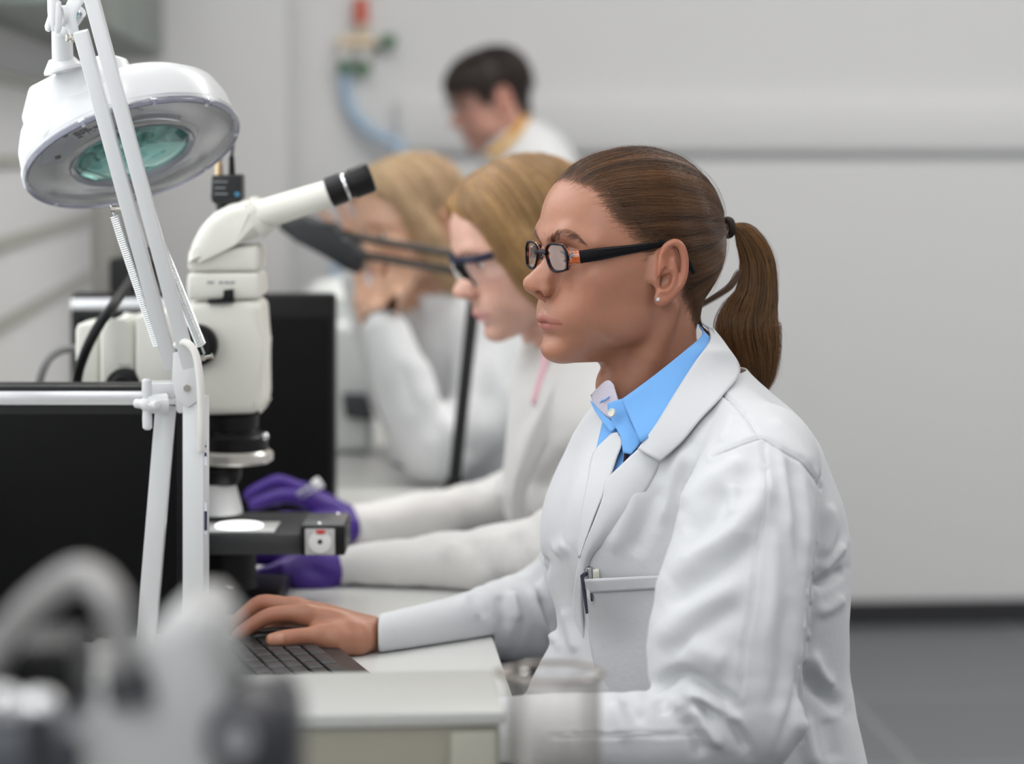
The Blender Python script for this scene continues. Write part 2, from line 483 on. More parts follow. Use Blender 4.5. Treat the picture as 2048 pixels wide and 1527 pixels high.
EAR_OUT = [(4, 74.5, 6, 2.4), (1, 75.5, 16, 3.0), (-3, 77, 26, 3.4), (-10, 79, 33.5, 3.7), (-18, 81.5, 36, 3.9), (-24, 83, 32, 4.0), (-27.5, 84, 23, 4.1),
           (-28.5, 84, 12, 4.1), (-27, 83, 1, 4.1), (-22.5, 81, -8, 4.2), (-15, 78.5, -16, 4.4), (-7, 76.5, -21, 4.6)]
def head_grid(h, neck_to=-165, ears=True, lids=(4.0, 3.0), neck_pts=None):
    g = Grid((-125, -105, neck_to - 10), (130, 105, 140), h)
    g.ell((-8, 0, 42), (90, 72, 82), pad=70)
    g.ell((37, 0, 56), (50, 58, 52), k=24, pad=30)
    XF = smooth_tab([75, 62, 52, 44, 34, 22, 10, 0, -15, -25, -31, -38, -45, -52, -58, -66, -76, -83, -90], [76, 83, 87, 88.5, 86, 82, 81.5, 83, 87, 89.5, 90.5, 91, 90.5, 88.5, 86, 88.5, 89, 85, 76], 3.0)
    HW = smooth_tab([75, 44, 22, 8, -8, -30, -45, -60, -75, -90], [58, 64, 67, 68, 67, 63, 59, 52, 42, 32], 6.0)
    def face(X, Y, Z):
        Ya = np.abs(Y)
        xf, w = XF(Z), HW(Z); xc = 14.0
        A = np.where(X > xc, xf - xc, 42.0); m = 2.2
        q = ((np.abs(X - xc) / A) ** m + (Ya / w) ** m + 1e-9)
        F = q ** (1 / m)
        gx = (np.abs(X - xc) / A) ** (m - 1) / A; gy = (Ya / w) ** (m - 1) / w
        G = np.sqrt(gx ** 2 + gy ** 2) * F ** (1 - m)
        d = (F - 1) / np.maximum(G, 1 / 90.0)
        zb = -86 + 0.80 * np.maximum(0, Ya - 16)
        d = -smin(-d, -(zb - Z), 13)
        d = -smin(-d, -(Z - 50), 24)
        return d
    g.add(face, (-60, -100, -110), (130, 100, 100), 18)
    for s in (1, -1):
        g.ell((54, s * 46, 3), (19, 14, 12), k=22)                      # cheekbone
        g.cap((83, s * 10, 40), (77, s * 31, 43), 4.6, 5.0, k=14)         # brow
        g.cap((77, s * 31, 43), (60, s * 52, 35), 5.0, 5, k=14)
        g.ell((70, s * 20, -38), (17, 16, 20), k=14)                    # muzzle
        g.ell((56, s * 45, -24), (15, 11, 20), k=22)
        g.ell((24, s * 48, -50), (16, 7, 12), k=26)                     # jaw angle
    g.ell((78, 0, -73), (12, 17, 10.5), k=14)                           # chin
    g.ell((72, 0, -40), (18, 22, 18), k=12)
    for s in (1, -1):
        g.ell((96, s * 31, 22), (18, 17, 11.5), k=13, cut=True)         # sockets
        g.ell((90, s * 16, 25), (7, 6, 9), k=9, cut=True)
    # nose
    g.chain([(78, 0, 32, 5.0), (82, 0, 22, 5.0), (91.5, 0, 10, 5.4), (101.5, 0, 0, 6.6), (105, 0, -5, 8.0)], k=8)
    g.ell((105.5, 0, -6.5), (8.4, 9.2, 7.8), k=4)
    for s in (1, -1):
        g.cap((80, s * 7, 15), (94, s * 8.5, -5), 5.5, 7.5, k=11)
        g.ell((94.8, s * 12.4, -12.0), (8.8, 5.8, 6.8), k=3.0, rot=Matrix.Rotation(R(-14 * s), 3, 'Z'))
        g.ell((103.5, s * 6.5, -10), (6, 5, 5), k=5)
    g.cap((106, 0, -11), (93, 0, -20.5), 4.0, 4.6, k=4)
    for s in (1, -1):
        g.ell((101.2, s * 10.4, -15.4), (5.2, 3.8, 3.2), k=1.6, cut=True, rot=Matrix.Rotation(R(24 * s), 3, 'Z'))
        g.chain([(90, s * 19.0, -6, 0.8), (88.5, s * 19.5, -12, 1.0), (92, s * 17.5, -18, 0.8)], k=6, cut=True)
    g.cap((95, 0, -25), (96.5, 0, -34), 1.0, 1.4, k=5, cut=True)
    for s in (1, -1):
        g.chain([(73, s * 29.5, -45.6, 1.6), (85, s * 18, -43.2, 2.6), (90.8, s * 10, -41.6, 2.9), (94.4, s * 4.5, -40.2, 3.1), (94.5, 0, -41.0, 3.0)], k=7, n=10)
        g.chain([(73.5, s * 28.5, -46.8, 1.6), (83.5, s * 17, -48.6, 2.7), (88.6, s * 8, -50.0, 3.4), (90.2, 0, -50.4, 3.6)], k=7, n=10)
        g.chain([(74, s * 30, -46.6, 0.5), (86, s * 18, -45.7, 0.85), (93.5, s * 9, -45.3, 0.85), (98.0, 0, -45.7, 0.8)], k=2.6, n=10, cut=True)
    g.ell((97, 0, -59.5), (8, 16, 4.0), k=9, cut=True)
    for s in (1, -1):
        c = np.array((68.5, s * 31.5, 21.5))
        g.ell(c, (13.6, 14.2, 13.4), k=3.5)
        def opening(X, Y, Z):
            t = np.clip((Y - c[1]) / 14.0, -1.2, 1.2); a = 1 - t * t
            zu = c[2] + lids[0] * a - 0.6; zl = c[2] - lids[1] * a - 0.6
            return np.maximum(np.maximum(Z - zu, zl - Z), c[0] + 2 - X)
        g.cut(opening, c - 16, c + 18, 1.2)
        g.chain([(c[0] + 8.5, c[1] - 10, c[2] + 7.4, .5), (c[0] + 12.5, c[1], c[2] + 9.6, .6), (c[0] + 6.8, c[1] + 11, c[2] + 7.6, .5)], k=4, n=8, cut=True)
    NP = neck_pts or [(-22, 0, -10, 49), (-24, 0, -70, 50), (-34, 0, -120, 51), (-52, 0, neck_to, 60)]
    g.chain(NP, k=16, pad=30)
    for s in (1, -1):
        g.chain([(-22, s * 54, -30, 8), (-8, s * 44, -80, 9), (4, s * 22, -135, 8), (0, s * 12, neck_to, 8)], k=16)
    g.ell((26, 0, -112), (8, 9, 14), k=14)
    scalp = Grid(g.lo, (130, 105, 140), h); scalp.D = g.D.copy()
    if ears:
        for s in (1, -1):
            f = lambda pts: [(p[0] * .86 + 1.5, s * (p[1] - .4), p[2], p[3]) for p in pts]
            rot = Matrix.Rotation(R(16 * s), 3, 'Z')
            g.chain([(7, s * 71, 0, 4), (3, s * 70, 18, 6), (-8, s * 71, 25, 7), (-12, s * 71, 5, 8), (-5, s * 71, -14, 5)], k=6)
            g.ell((-9, s * 77.2, 9), (15.5, 5.2, 27), k=3, rot=rot)        # plate
            g.chain(f(EAR_OUT), k=1.8, n=40)
            g.ell((-1, s * 74.8, -19.5), (8.0, 3.9, 8.5), k=5, rot=Matrix.Rotation(R(14 * s), 3, 'Z'))
            g.cap((-9, s * 76.5, -18), (-1, s * 75, -23), 4.4, 4.2, k=4)
            g.ell((-4.5, s * 82.5, 0), (8.0, 8.6, 11.5), k=3, cut=True, rot=rot)      # bowl
            g.ell((0, s * 78, -3), (5.5, 6.5, 7), k=3, cut=True)
            g.chain(f([(-4, 83.5, 22, 2.0), (-10, 85.4, 27.5, 2.2), (-18.0, 87.8, 26, 2.3), (-21.5, 88.6, 18, 2.0), (-21.8, 88.4, 7, 1.8), (-18.5, 86.2, -4, 1.4)]), k=4, n=24, cut=True)
            g.ell((-7, s * 82.7, 19), (6.0, 3.6, 7.5), k=4, cut=True, rot=rot)
            g.chain(f([(-15, 80.5, 18, 1.8), (-18, 81, 9, 2.6), (-17.5, 80.5, 0, 2.9), (-14, 79.5, -8, 2.9), (-7, 77.5, -13, 2.9), (-1, 75.5, -13, 2.4)]), k=3.5, n=24)
            g.chain(f([(1, 76, 8, 2.2), (-6, 77.5, 6.5, 2.2), (-11, 79, 7.5, 1.4)]), k=4, n=8)
            g.ell((3.5, s * 74.3, -2.5), (3.6, 2.6, 6.0), k=6, rot=Matrix.Rotation(R(-25 * s), 3, 'Z'))
    return g, scalp

def head_tones(V):
    """per-point tint of the skin: lips, blush, ears, lids"""
    x, y, z = V.T; ya = np.abs(y)
    T = np.ones((len(V), 3))
    def blend(w, c):
        w = np.clip(w, 0, 1)[:, None]; T[:] = T * (1 - w) + np.array(c) * w
    gss = lambda cx, cy, cz, r: np.exp(-(((x - cx) / r[0]) ** 2 + ((ya - cy) / r[1]) ** 2 + ((z - cz) / r[2]) ** 2))
    blend(.55 * gss(70, 42, -10, (30, 24, 18)), (1.0, .86, .84))
    blend(.5 * gss(106, 0, -12, (12, 14, 10)), (1.02, .84, .80))
    blend(.5 * np.clip((ya - 74) / 6, 0, 1) * (x < 12), (1.1, .86, .82))
    up = -40.0 - 5.2 * (ya / 29.5) ** 1.3 + 4.2 - 1.2 * np.exp(-(ya / 2.5) ** 2) + 1.0 * np.exp(-((ya - 5) / 3) ** 2)
    lo = -50.5 - 5.2 + 9.0 * (ya / 29.5) ** 2
    m = (x > 70) & (ya < 31)
    w = np.clip((up - z) / 1.0, 0, 1) * np.clip((z - lo) / 1.0, 0, 1) * np.clip((30.5 - ya) / 3, 0, 1) * m
    blend(.85 * w * (z < -45.6), (1.12, .92, 1.22)); blend(.85 * w * (z >= -45.6), (.90, .68, .86))
    line = np.exp(-((z + 45.5) / 1.0) ** 2) * (ya < 30.5) * (x > 70)
    blend(.75 * line, (.45, .25, .25))  # shade of the slit between the lips, put into the tint
    blend(.35 * gss(83, 31, 30, (14, 18, 6)), (.86, .74, .72))
    blend(.85 * gss(101, 9.5, -15.6, (4.5, 3, 2.8)), (.30, .16, .15))  # nostril hollow darkened in the tint as painted shade
    BP = [(10, 37.5), (17, 40.5), (27, 43.5), (38, 42.5), (49, 36)]; dz = np.interp(ya, [q[0] for q in BP], [q[1] for q in BP]) - z
    blend(.62 * np.exp(-(dz / np.interp(ya, [8, 20, 49], [2.6, 2.2, 1.1])) ** 2) * np.clip((ya - 8) / 4, 0, 1) * np.clip((51 - ya) / 10, 0, 1) * (x > 45), (.56, .44, .40))
    return T
# ---------------------------------------------------------------- seated woman in front: head, hair, glasses
HA = R(23)
HO = at(1254, 550, 2.46)
HM = Matrix(((-math.cos(HA), math.sin(HA), 0), (-math.sin(HA), -math.cos(HA), 0), (0, 0, 1))).to_4x4()
HM = Matrix.Translation(HO) @ HM @ Matrix.Scale(0.001, 4)
HMn = np.array(HM)
def h2w(P): P = np.asarray(P, float); return P @ HMn[:3, :3].T + HMn[:3, 3]
SKIN = skin_mat('skin_tan', (0.41, 0.187, 0.116))
g1, scalp1 = head_grid(1.3)
HV, HF = g1.mesh()
HT = head_tones(HV)
woman = empty('person', HO - Vector((0, 0, .4)), label='person in white lab coat, blue shirt and glasses, hand on the mouse', cat='person')
def wlink(name, V, F, m, parent, smooth=True, cols=None):
    P = parent.matrix_world.translation if parent is not None else Vector((0, 0, 0))
    q = parent; loc = Vector((0, 0, 0))
    while q is not None: loc += q.location; q = q.parent
    return link(name, mesh_np(np.asarray(V) - np.array(loc), F, smooth, cols), m, parent)
# ---------------------------------------------------------------- hair drawn back into a pony tail (head coordinates in mm)
def poly_sd(px, pz, poly):
    """signed distance to a polygon, positive inside"""
    d = np.full(px.shape, 1e9); ins = np.zeros(px.shape, bool); n = len(poly)
    for i in range(n):
        (ax, az), (bx, bz) = poly[i], poly[(i + 1) % n]
        ex, ez = bx - ax, bz - az; t = np.clip(((px - ax) * ex + (pz - az) * ez) / (ex * ex + ez * ez), 0, 1)
        d = np.minimum(d, np.hypot(px - ax - ex * t, pz - az - ez * t))
        c = (az > pz) != (bz > pz)
        ins ^= c & (px < (bx - ax) * (pz - az) / (bz - az + 1e-12) + ax)
    return np.where(ins, d, -d)
HAIRLINE = [(82, 104), (75, 97), (66, 92), (59, 86), (54, 75), (50, 66), (42, 56), (34, 47), (27, 39), (20, 30), (14, 20), (9, 13), (4, 14), (-2, 28), (-10, 34), (-20, 24), (-25, 4), (-36, -18), (-52, -42), (-60, -58), (-150, -58), (-150, 170), (110, 170)]
TIE = np.array((-104.0, 0, 49))
def hair_thick(P, H, top=6.5, cut=0.0):
    x, y, z = P.T
    dt = np.linalg.norm(P - TIE, axis=1)
    t = 2.6 + (top - 2.6) * np.clip((z - 40) / 60, 0, 1) * np.clip((62 - x) / 60, 0, 1) + 3.0 * np.exp(-(dt / 40) ** 2)
    t = t + 8.0 * np.exp(-((z + 2) / 34) ** 2) * np.clip((-x - 40) / 45, 0, 1)
    w = np.clip((H - cut) / 20, 0, 1); w = w * w * (3 - 2 * w)
    return -1.6 + (t + 1.6) * w
gc = Grid((-125, -100, -75), (90, 100, 142), 2.0)
XX, YY, ZZ = np.meshgrid(*gc.ax, indexing='ij'); PP = np.stack([XX.ravel(), YY.ravel(), ZZ.ravel()], 1)
sd = scalp1.sample(PP); Hh = poly_sd(PP[:, 0], PP[:, 2], HAIRLINE)
az = np.arctan2(PP[:, 1], PP[:, 2] - 49)
rid = noise3(np.stack([az * 7, np.zeros_like(az), np.linalg.norm(PP - TIE, axis=1) * .012], 1), 1.0, 5)
gc.D = (sd - hair_thick(PP, Hh, cut=5.0) + 0.5 + 1.3 * rid * np.clip(Hh / 20, 0, 1)).reshape(gc.D.shape).astype(np.float32)
gc.D = np.maximum(gc.D, (-Hh.reshape(gc.D.shape) + 3).astype(np.float32)); 
CV, CF = gc.mesh()
cap_m = mat('hair_brown_base', srgb(48, 30, 18), 0.55, noise=0.3, nscale=90)
cap = wlink('hair', h2w(CV), CF, cap_m, woman)
HAIRM = hair_mat('hair_brown', srgb(40, 24, 14), srgb(128, 88, 54), 0.30)
# strands along the head
def comb(N, K, roots, target, layer, jit, lift=0.0, spread=8.0, seed=3):
    rs = np.random.RandomState(seed); P = roots.copy(); out = [P.copy()]
    Tn = target + rs.normal(0, 1, (N, 3)) * np.array((3, spread * .55, spread * .55))
    for k in range(1, K):
        rem = K - k
        d = Tn - P; dist = np.linalg.norm(d, axis=1, keepdims=True)
        n = scalp1.grad(P, 3.0); tdir = d - n * (d * n).sum(1, keepdims=True)
        near = np.clip(1 - dist / 30, 0, 1); tdir = tdir * (1 - near) + d * near
        tdir /= np.maximum(np.linalg.norm(tdir, axis=1, keepdims=True), 1e-6)
        P = P + tdir * np.minimum(dist, dist / rem * 1.16)
        H = poly_sd(P[:, 0], P[:, 2], HAIRLINE)
        off = np.maximum(hair_thick(P, H + 3), 0.25) + layer
        a = np.arctan2(P[:, 1], P[:, 2] - 49)
        off = off - 1.3 * noise3(np.stack([a * 7, np.zeros_like(a), dist[:, 0] * .012], 1), 1.0, 5) * np.clip(H / 20, 0, 1) + jit * noise3(P, 0.03, 9)
        w = np.clip(dist / 14, 0, 1)
        Q = P - scalp1.grad(P, 2.0) * (scalp1.sample(P) - off)[:, None]
        P = P * (1 - w) + Q * w
        out.append(P.copy())
    return np.stack(out, 1)
rs = np.random.RandomState(4)
Hc = poly_sd(CV[:, 0], CV[:, 2], HAIRLINE)
ok = (Hc > -1.0) & (np.linalg.norm(CV - TIE, axis=1) > 12)
wgt = np.where(Hc < 10, 1.6, 1.0) * ok; wgt = wgt / wgt.sum()
N1 = 20000
hv = HV[(poly_sd(HV[:, 0], HV[:, 2], HAIRLINE) > -1.5) & (HV[:, 2] > -56) & (np.abs(HV[:, 1]) < 74)]
hh = poly_sd(hv[:, 0], hv[:, 2], HAIRLINE); pw = np.where(hh < 12, 1.7, 1.0); pw = pw / pw.sum()
rt = hv[rs.choice(len(hv), N1, p=pw)] + rs.normal(0, 1.0, (N1, 3))
Hr = poly_sd(rt[:, 0], rt[:, 2], HAIRLINE) + rs.normal(0, 3.0, N1)
rt = rt[(Hr > 0) & (np.linalg.norm(rt - TIE, axis=1) > 13)]; N1 = len(rt)
rt = scalp1.project(rt, 0.2)
S1 = comb(N1, 26, rt, TIE, rs.uniform(-0.8, 0.7, N1), 0.5)
strands('hair_strands', h2w(S1.reshape(-1, 3)).reshape(S1.shape) - np.array(woman.location), 0.00009, HAIRM, None, shade=.45 + .45 * noise3(np.stack([np.arctan2(rt[:, 1], rt[:, 2] - 49) * 9, rt[:, 0] * .01, rt[:, 0] * 0], 1), 1.0, 15) + rs.uniform(-.3, .3, N1)).parent = cap
# fly-away hairs
fi = rs.choice(N1, 130); F1 = comb(130, 26, rt[fi], TIE, rs.uniform(0.8, 4.0, 130), 2.5, seed=8)
strands('flyaway_strands', h2w(F1.reshape(-1, 3)).reshape(F1.shape) - np.array(woman.location), 0.00005, HAIRM, None).parent = cap
# fine short hairs at the hairline
H0 = poly_sd(HV[:, 0], HV[:, 2], HAIRLINE)
fz = HV[(H0 > -9) & (H0 < 3) & (HV[:, 2] > -50) & (np.abs(HV[:, 1]) < 72) & ((HV[:, 0] > -2) | (HV[:, 0] < -30))]
fz = fz[rs.choice(len(fz), 1500)] + rs.normal(0, .6, (1500, 3)); fz = scalp1.project(fz, .2)
kp_ = rs.uniform(0, 1, len(fz)) < np.exp(-np.clip(-poly_sd(fz[:, 0], fz[:, 2], HAIRLINE), 0, 20) / 4.0); fz = fz[kp_]
F2_ = comb(len(fz), 26, fz, TIE + np.array((0, 0, -8)), rs.uniform(.1, .9, len(fz)), .8, seed=12)[:, :11]
strands('fine_strands', h2w(F2_.reshape(-1, 3)).reshape(F2_.shape) - np.array(woman.location), 0.00005, HAIRM, None, tip=.1).parent = cap
# pony tail
def h_at(px, py, y=0.0):
    """head coordinates of a photo point lying in the plane y"""
    O = np.array((0, 0, CAMZ)); q = np.array(at(px, py, 2.46)) - O
    n = HMn[:3, 1] * 1000; c = HMn[:3, 3] + n * y / 1000
    P = O + q * ((c - O) @ n) / (q @ n)
    return np.linalg.solve(HMn[:3, :3], P - HMn[:3, 3])
gd = [(1452, 455, 8), (1466, 455, 8), (1490, 470, 25), (1512, 520, 38), (1513, 585, 46), (1498, 650, 66), (1508, 705, 60), (1518, 748, 42), (1522, 785, 14)]
GC = np.array([[*h_at(a, b), r / 1.96] for a, b, r in gd])
GC[:, 1] += 0
def tail(N, K, seed, fr=1.0, wild=0.0):
    rs = np.random.RandomState(seed)
    C = spline(GC, 80)
    u = rs.uniform(0, 1, N) ** 0.5 * fr; a = rs.uniform(0, 2 * math.pi, N); L = np.clip(rs.normal(0.93, 0.07, N), .6, 1.02)
    out = []
    clump = noise3(np.stack([np.cos(a) * u * 3, np.sin(a) * u * 3, np.zeros(N)], 1), 2.0, seed + 1)
    for k in range(K):
        t = np.clip(L * k / (K - 1), 0, 1) * 79; i = np.minimum(t.astype(int), 78); f = (t - i)[:, None]
        c = C[i] * (1 - f) + C[i + 1] * f; T = C[i + 1, :3] - C[i, :3]; T /= np.linalg.norm(T, axis=1, keepdims=True)
        B = np.array((0, 1.0, 0)); Nn = np.cross(T, B); r = c[:, 3:4]
        tt = (k / (K - 1))
        P = c[:, :3] + Nn * (np.cos(a) * u)[:, None] * r + B * (np.sin(a) * u)[:, None] * r * 0.62
        ns = np.stack([noise3(np.stack([clump * 3 + a * .6, u * 2, np.full(N, tt * 2.2 + j * 9)], 1), 1.3, seed + j) for j in range(3)], 1)
        P = P + ns * (r * 0.16 + wild * tt * 6) * min(1, tt * 3)
        out.append(P)
    return np.stack(out, 1)
pt = woman
core_pts = spline(GC, 26)
mb = MB(); mb.tube([tuple(p) for p in h2w(core_pts[:, :3]) - np.array(woman.location)], [float(r) * 0.00072 for r in core_pts[:, 3]], 16, sx=0.62, up=tuple(HMn[:3, 0] * 1000))
tailo = mb.build('ponytail', cap_m, woman)
TAILM = hair_mat('hair_golden_brown', srgb(48, 29, 14), srgb(188, 134, 72), 0.30)  # golden back light on the tail is put into its strand colour
for nm, N, fr, wd, rad in (('hair_strands', 9000, 1.0, 0.1, 0.00011), ('flyaway_strands', 200, 1.12, 1.0, 0.00006)):
    S2 = tail(N, 26, 21 + N % 7, fr, wd)
    strands(nm, h2w(S2.reshape(-1, 3)).reshape(S2.shape) - np.array(woman.location), rad, TAILM, tailo, shade=.45 + .5 * noise3(S2[:, 2] * .09, 1.0, 25) + rs.uniform(-.3, .3, len(S2)))
# loose lock from the nape
lock = spline([h_at(1440, 480, 0), h_at(1448, 520, 3), h_at(1444, 560, 3), h_at(1425, 600, 3), h_at(1403, 632, 2)], 20)
lock2 = spline([h_at(1478, 545, 2), h_at(1462, 570, 6), h_at(1436, 590, 8), h_at(1408, 607, 10), h_at(1385, 622, 20)], 20)
lock3 = spline([h_at(1396, 628, 10), h_at(1402, 652, 12), h_at(1420, 668, 10), h_at(1450, 690, 8)], 20)
LS = []
for Lk, n, r in ((lock2, 220, 3.2), (lock3, 120, 1.8)):
    o = rs.normal(0, 1, (n, 3)) * r * 0.5
    LS.append(Lk[None] + o[:, None] * (1 - 0.5 * np.linspace(0, 1, 20))[None, :, None])
LS = np.vstack(LS)
strands('loose_lock', h2w(LS.reshape(-1, 3)).reshape(LS.shape) - np.array(woman.location), 0.00013, HAIRM, tailo)
# hair tie
mb = MB()
for dz, r in ((0, 9.5), (3.2, 9.0), (-3.0, 9.3)):
    c = np.array(h_at(1456 + dz, 455, 0)); ring = []
    T = GC[1, :3] - GC[0, :3]; T /= np.linalg.norm(T); B = np.array((0, 1., 0)); Nn = np.cross(T, B)
    for i in range(25): ring.append(tuple(h2w([c + (Nn * math.cos(i / 24 * 6.2832) + B * math.sin(i / 24 * 6.2832)) * r])[0] - np.array(woman.location)))
    mb.tube(ring, 0.0022, 8)
mb.build('hair_tie', mat('hair_tie_brown', srgb(38, 24, 18), 0.7, bump=.4, bscale=900), tailo)
# eyebrows and lashes
def brow(s, n=300):
    B = spline([(88, 11, 37.0), (86, 17, 40.5), (81.5, 27, 43.5), (74, 38, 42.5), (66, 48, 36.5)], 60); out = []
    for i in range(n):
        t = rs.uniform(0, 1); j = min(int(t * 58), 57); T = B[j + 1] - B[j]; T /= np.linalg.norm(T)
        wdt = 1.9 * (1 - t) ** .6 + .6
        p = B[j] + np.array((0, 0, rs.uniform(-wdt, wdt))); up = np.array((0, 0, 1)) * (0.75 * (1 - t) - .2 * np.sign(p[2] - B[j][2]))
        q = np.stack([p, p + (T + up) * 2.6, p + (T * 1.25 + up * .6) * 4.6]); q[:, 1] *= s
        q = g1.project(q); g = g1.grad(q); q = q + g * np.array((0.1, .5, .6))[:, None]
        out.append(q)
    return np.array(out)
BM = hair_mat('brow_brown', srgb(84, 54, 40), srgb(128, 88, 68), .6)
S3 = np.vstack([brow(1), brow(-1)])
strands('eyebrows', h2w(S3.reshape(-1, 3)).reshape(S3.shape) - np.array(woman.location), 0.00006, BM, woman)
def lashes(s):
    out = []; c = np.array((68.5, 31.5, 21.5))
    for i in range(60):
        for up in (1, 0):
            t = -1 + 2 * i / 59; y = c[1] + t * 12.5; a = 1 - (t * 12.5 / 14) ** 2
            z = c[2] + (4.0 if up else -3.0) * a - .6; rr = 13.6
            x = c[0] + math.sqrt(max(1, rr * rr - (t * 12.5) ** 2 - (z - c[2]) ** 2)); L = (8 if up else 4) * rs.uniform(.7, 1)
            o = np.array((.85, t * .45, .30 if up else -.5)); p = np.array((x - .6, y, z))
            q = np.stack([p, p + o * L * .5 + (0, 0, -.7 if up else .3), p + o * L + (0, 0, .9 if up else 0)]); q[:, 1] *= s; out.append(q)
    return np.array(out)
LM = hair_mat('lash_dark', srgb(20, 14, 12), srgb(30, 22, 18), .5)
S4 = np.vstack([lashes(1), lashes(-1)])
strands('eyelashes', h2w(S4.reshape(-1, 3)).reshape(S4.shape) - np.array(woman.location), 0.00012, LM, woman)
# eyes
def eyeball(s, parent, h2, loc):
    c = np.array((68.5, s * 31.5, 21.5)); mb = MB()
    mb.sph(h2([c])[0] - loc, 0.0123, 40); e = mb.build('eye', mat('eye_white', (.78, .74, .70), .15, coat=.5), parent)
    ax = np.array((1, 0, -.08)); ax = ax / np.linalg.norm(ax); mb = MB()
    X = h2([c + ax])[0] - h2([c])[0]; X = X / np.linalg.norm(X)
    M = Matrix.Translation(h2([c])[0] - loc) @ Vector(X).to_track_quat('Z', 'Y').to_matrix().to_4x4()
    mb.lathe([(.0062 * q, math.sqrt(.01245 ** 2 - (.0062 * q) ** 2)) for q in (1, .8, .6, .45)], M, 32, False)
    mb.build('iris', mat('iris_brown', srgb(80, 62, 45), .1, coat=1), e)
    mb = MB(); mb.lathe([(.0062 * q, math.sqrt(.01247 ** 2 - (.0062 * q) ** 2)) for q in (.46, .25, 0)], M, 32, False)
    mb.build('pupil', mat('pupil_black', (.004, .004, .004), .1, coat=1), e)
for s in (1, -1): eyeball(s, woman, h2w, np.array(woman.location))
# ---------------------------------------------------------------- glasses and ear stud (things she wears)
def thin_glass(name, tint=(1, 1, 1), refl=0.07, rough=0.02, fres=1.45):
    if name in MATS: return MATS[name]
    m = bpy.data.materials.new(name); m.use_nodes = True; nt = m.node_tree; nt.nodes.clear()
    o = nt.nodes.new('ShaderNodeOutputMaterial'); t = nt.nodes.new('ShaderNodeBsdfTransparent'); g = nt.nodes.new('ShaderNodeBsdfGlossy')
    f = nt.nodes.new('ShaderNodeFresnel'); f.inputs[0].default_value = fres; mx = nt.nodes.new('ShaderNodeMixShader')
    ad = nt.nodes.new('ShaderNodeMath'); ad.operation = 'ADD'; ad.inputs[1].default_value = refl; ad.use_clamp = True
    t.inputs[0].default_value = (*tint, 1); g.inputs[0].default_value = (1, 1, 1, 1); g.inputs[1].default_value = rough
    nt.links.new(f.outputs[0], ad.inputs[0]); nt.links.new(ad.outputs[0], mx.inputs[0])
    nt.links.new(t.outputs[0], mx.inputs[1]); nt.links.new(g.outputs[0], mx.inputs[2]); nt.links.new(mx.outputs[0], o.inputs[0])
    MATS[name] = m; return m
GO = h2w([(89, 0, 20)])[0]
specs = empty('eyeglasses', GO, label='black and tortoiseshell eyeglasses on the face of the woman in front', cat='glasses')
def lens_pts(s, grow=0.0, n=48, dx=0.0):
    out = []
    # rounded, slightly slanted rectangle (y outwards, z up)
    base = [(-19, 4), (-17.5, 8.5), (-12, 12.2), (-4, 13.1), (6, 13.0), (12.5, 12.6), (17, 9.2), (19.8, 6.0), (20.2, -2), (20.0, -9), (18, -11.0), (12, -12.4), (3, -13.4), (-5, -12.8), (-11, -9.6), (-15.5, -3.5)]
    B = spline(np.array([(a, b, 0) for a, b in base + base[:1]], float), n + 1)[:n]
    for a, b, _ in B:
        b *= .95
        q = math.hypot(a, b); a *= 1 + grow / q; b *= 1 + grow / q
        yl = 29.5 + a; x = 94.0 - 0.0022 * yl * yl * 0.9 + dx - 0.06 * (b)      # face form and slight tilt
        x += 0.10 * b
        out.append((x, s * yl, 20.8 + b))
    return out
def loopmesh(name, s, m, dx, rx, rz, parent):
    """closed rim with a rectangular, rounded section"""
    A = np.array(lens_pts(s, 0, dx=dx)); O = np.array(lens_pts(s, rz, dx=dx))
    rad = O - A; rad /= np.linalg.norm(rad, axis=1, keepdims=True); n = len(A); k = 10; V = []; F = []
    for i in range(n):
        for j in range(k):
            a = 2 * math.pi * j / k
            V.append(A[i] + rad[i] * (rz * .5 + rz * .62 * math.copysign(abs(math.cos(a)) ** .7, math.cos(a))) + np.array((rx * math.copysign(abs(math.sin(a)) ** .7, math.sin(a)), 0, 0)))
    for i in range(n):
        for j in range(k):
            F.append((i * k + j, i * k + (j + 1) % k, ((i + 1) % n) * k + (j + 1) % k, ((i + 1) % n) * k + j))
    return link(name, mesh_np(h2w(V) - GO, np.array(F)), m, parent)
BLK = mat('glasses_black', (.006, .007, .014), .3, spec=.12)
def tort():
    m = mat('glasses_tortoise', srgb(150, 62, 18), .15, coat=.8); nt = m.node_tree; b = nt.nodes['Principled BSDF']
    tc = nt.nodes.new('ShaderNodeTexCoord'); n = nt.nodes.new('ShaderNodeTexNoise'); n.inputs['Scale'].default_value = 160
    cr = nt.nodes.new('ShaderNodeValToRGB'); cr.color_ramp.elements[0].position = .42; cr.color_ramp.elements[0].color = srgb(52, 16, 8); cr.color_ramp.elements[1].position = .56; cr.color_ramp.elements[1].color = srgb(205, 96, 28)
    nt.links.new(tc.outputs['Object'], n.inputs['Vector']); nt.links.new(n.outputs['Fac'], cr.inputs[0]); nt.links.new(cr.outputs[0], b.inputs['Base Color'])
    b.inputs['Transmission Weight'].default_value = .25
    return m
TOR = tort()
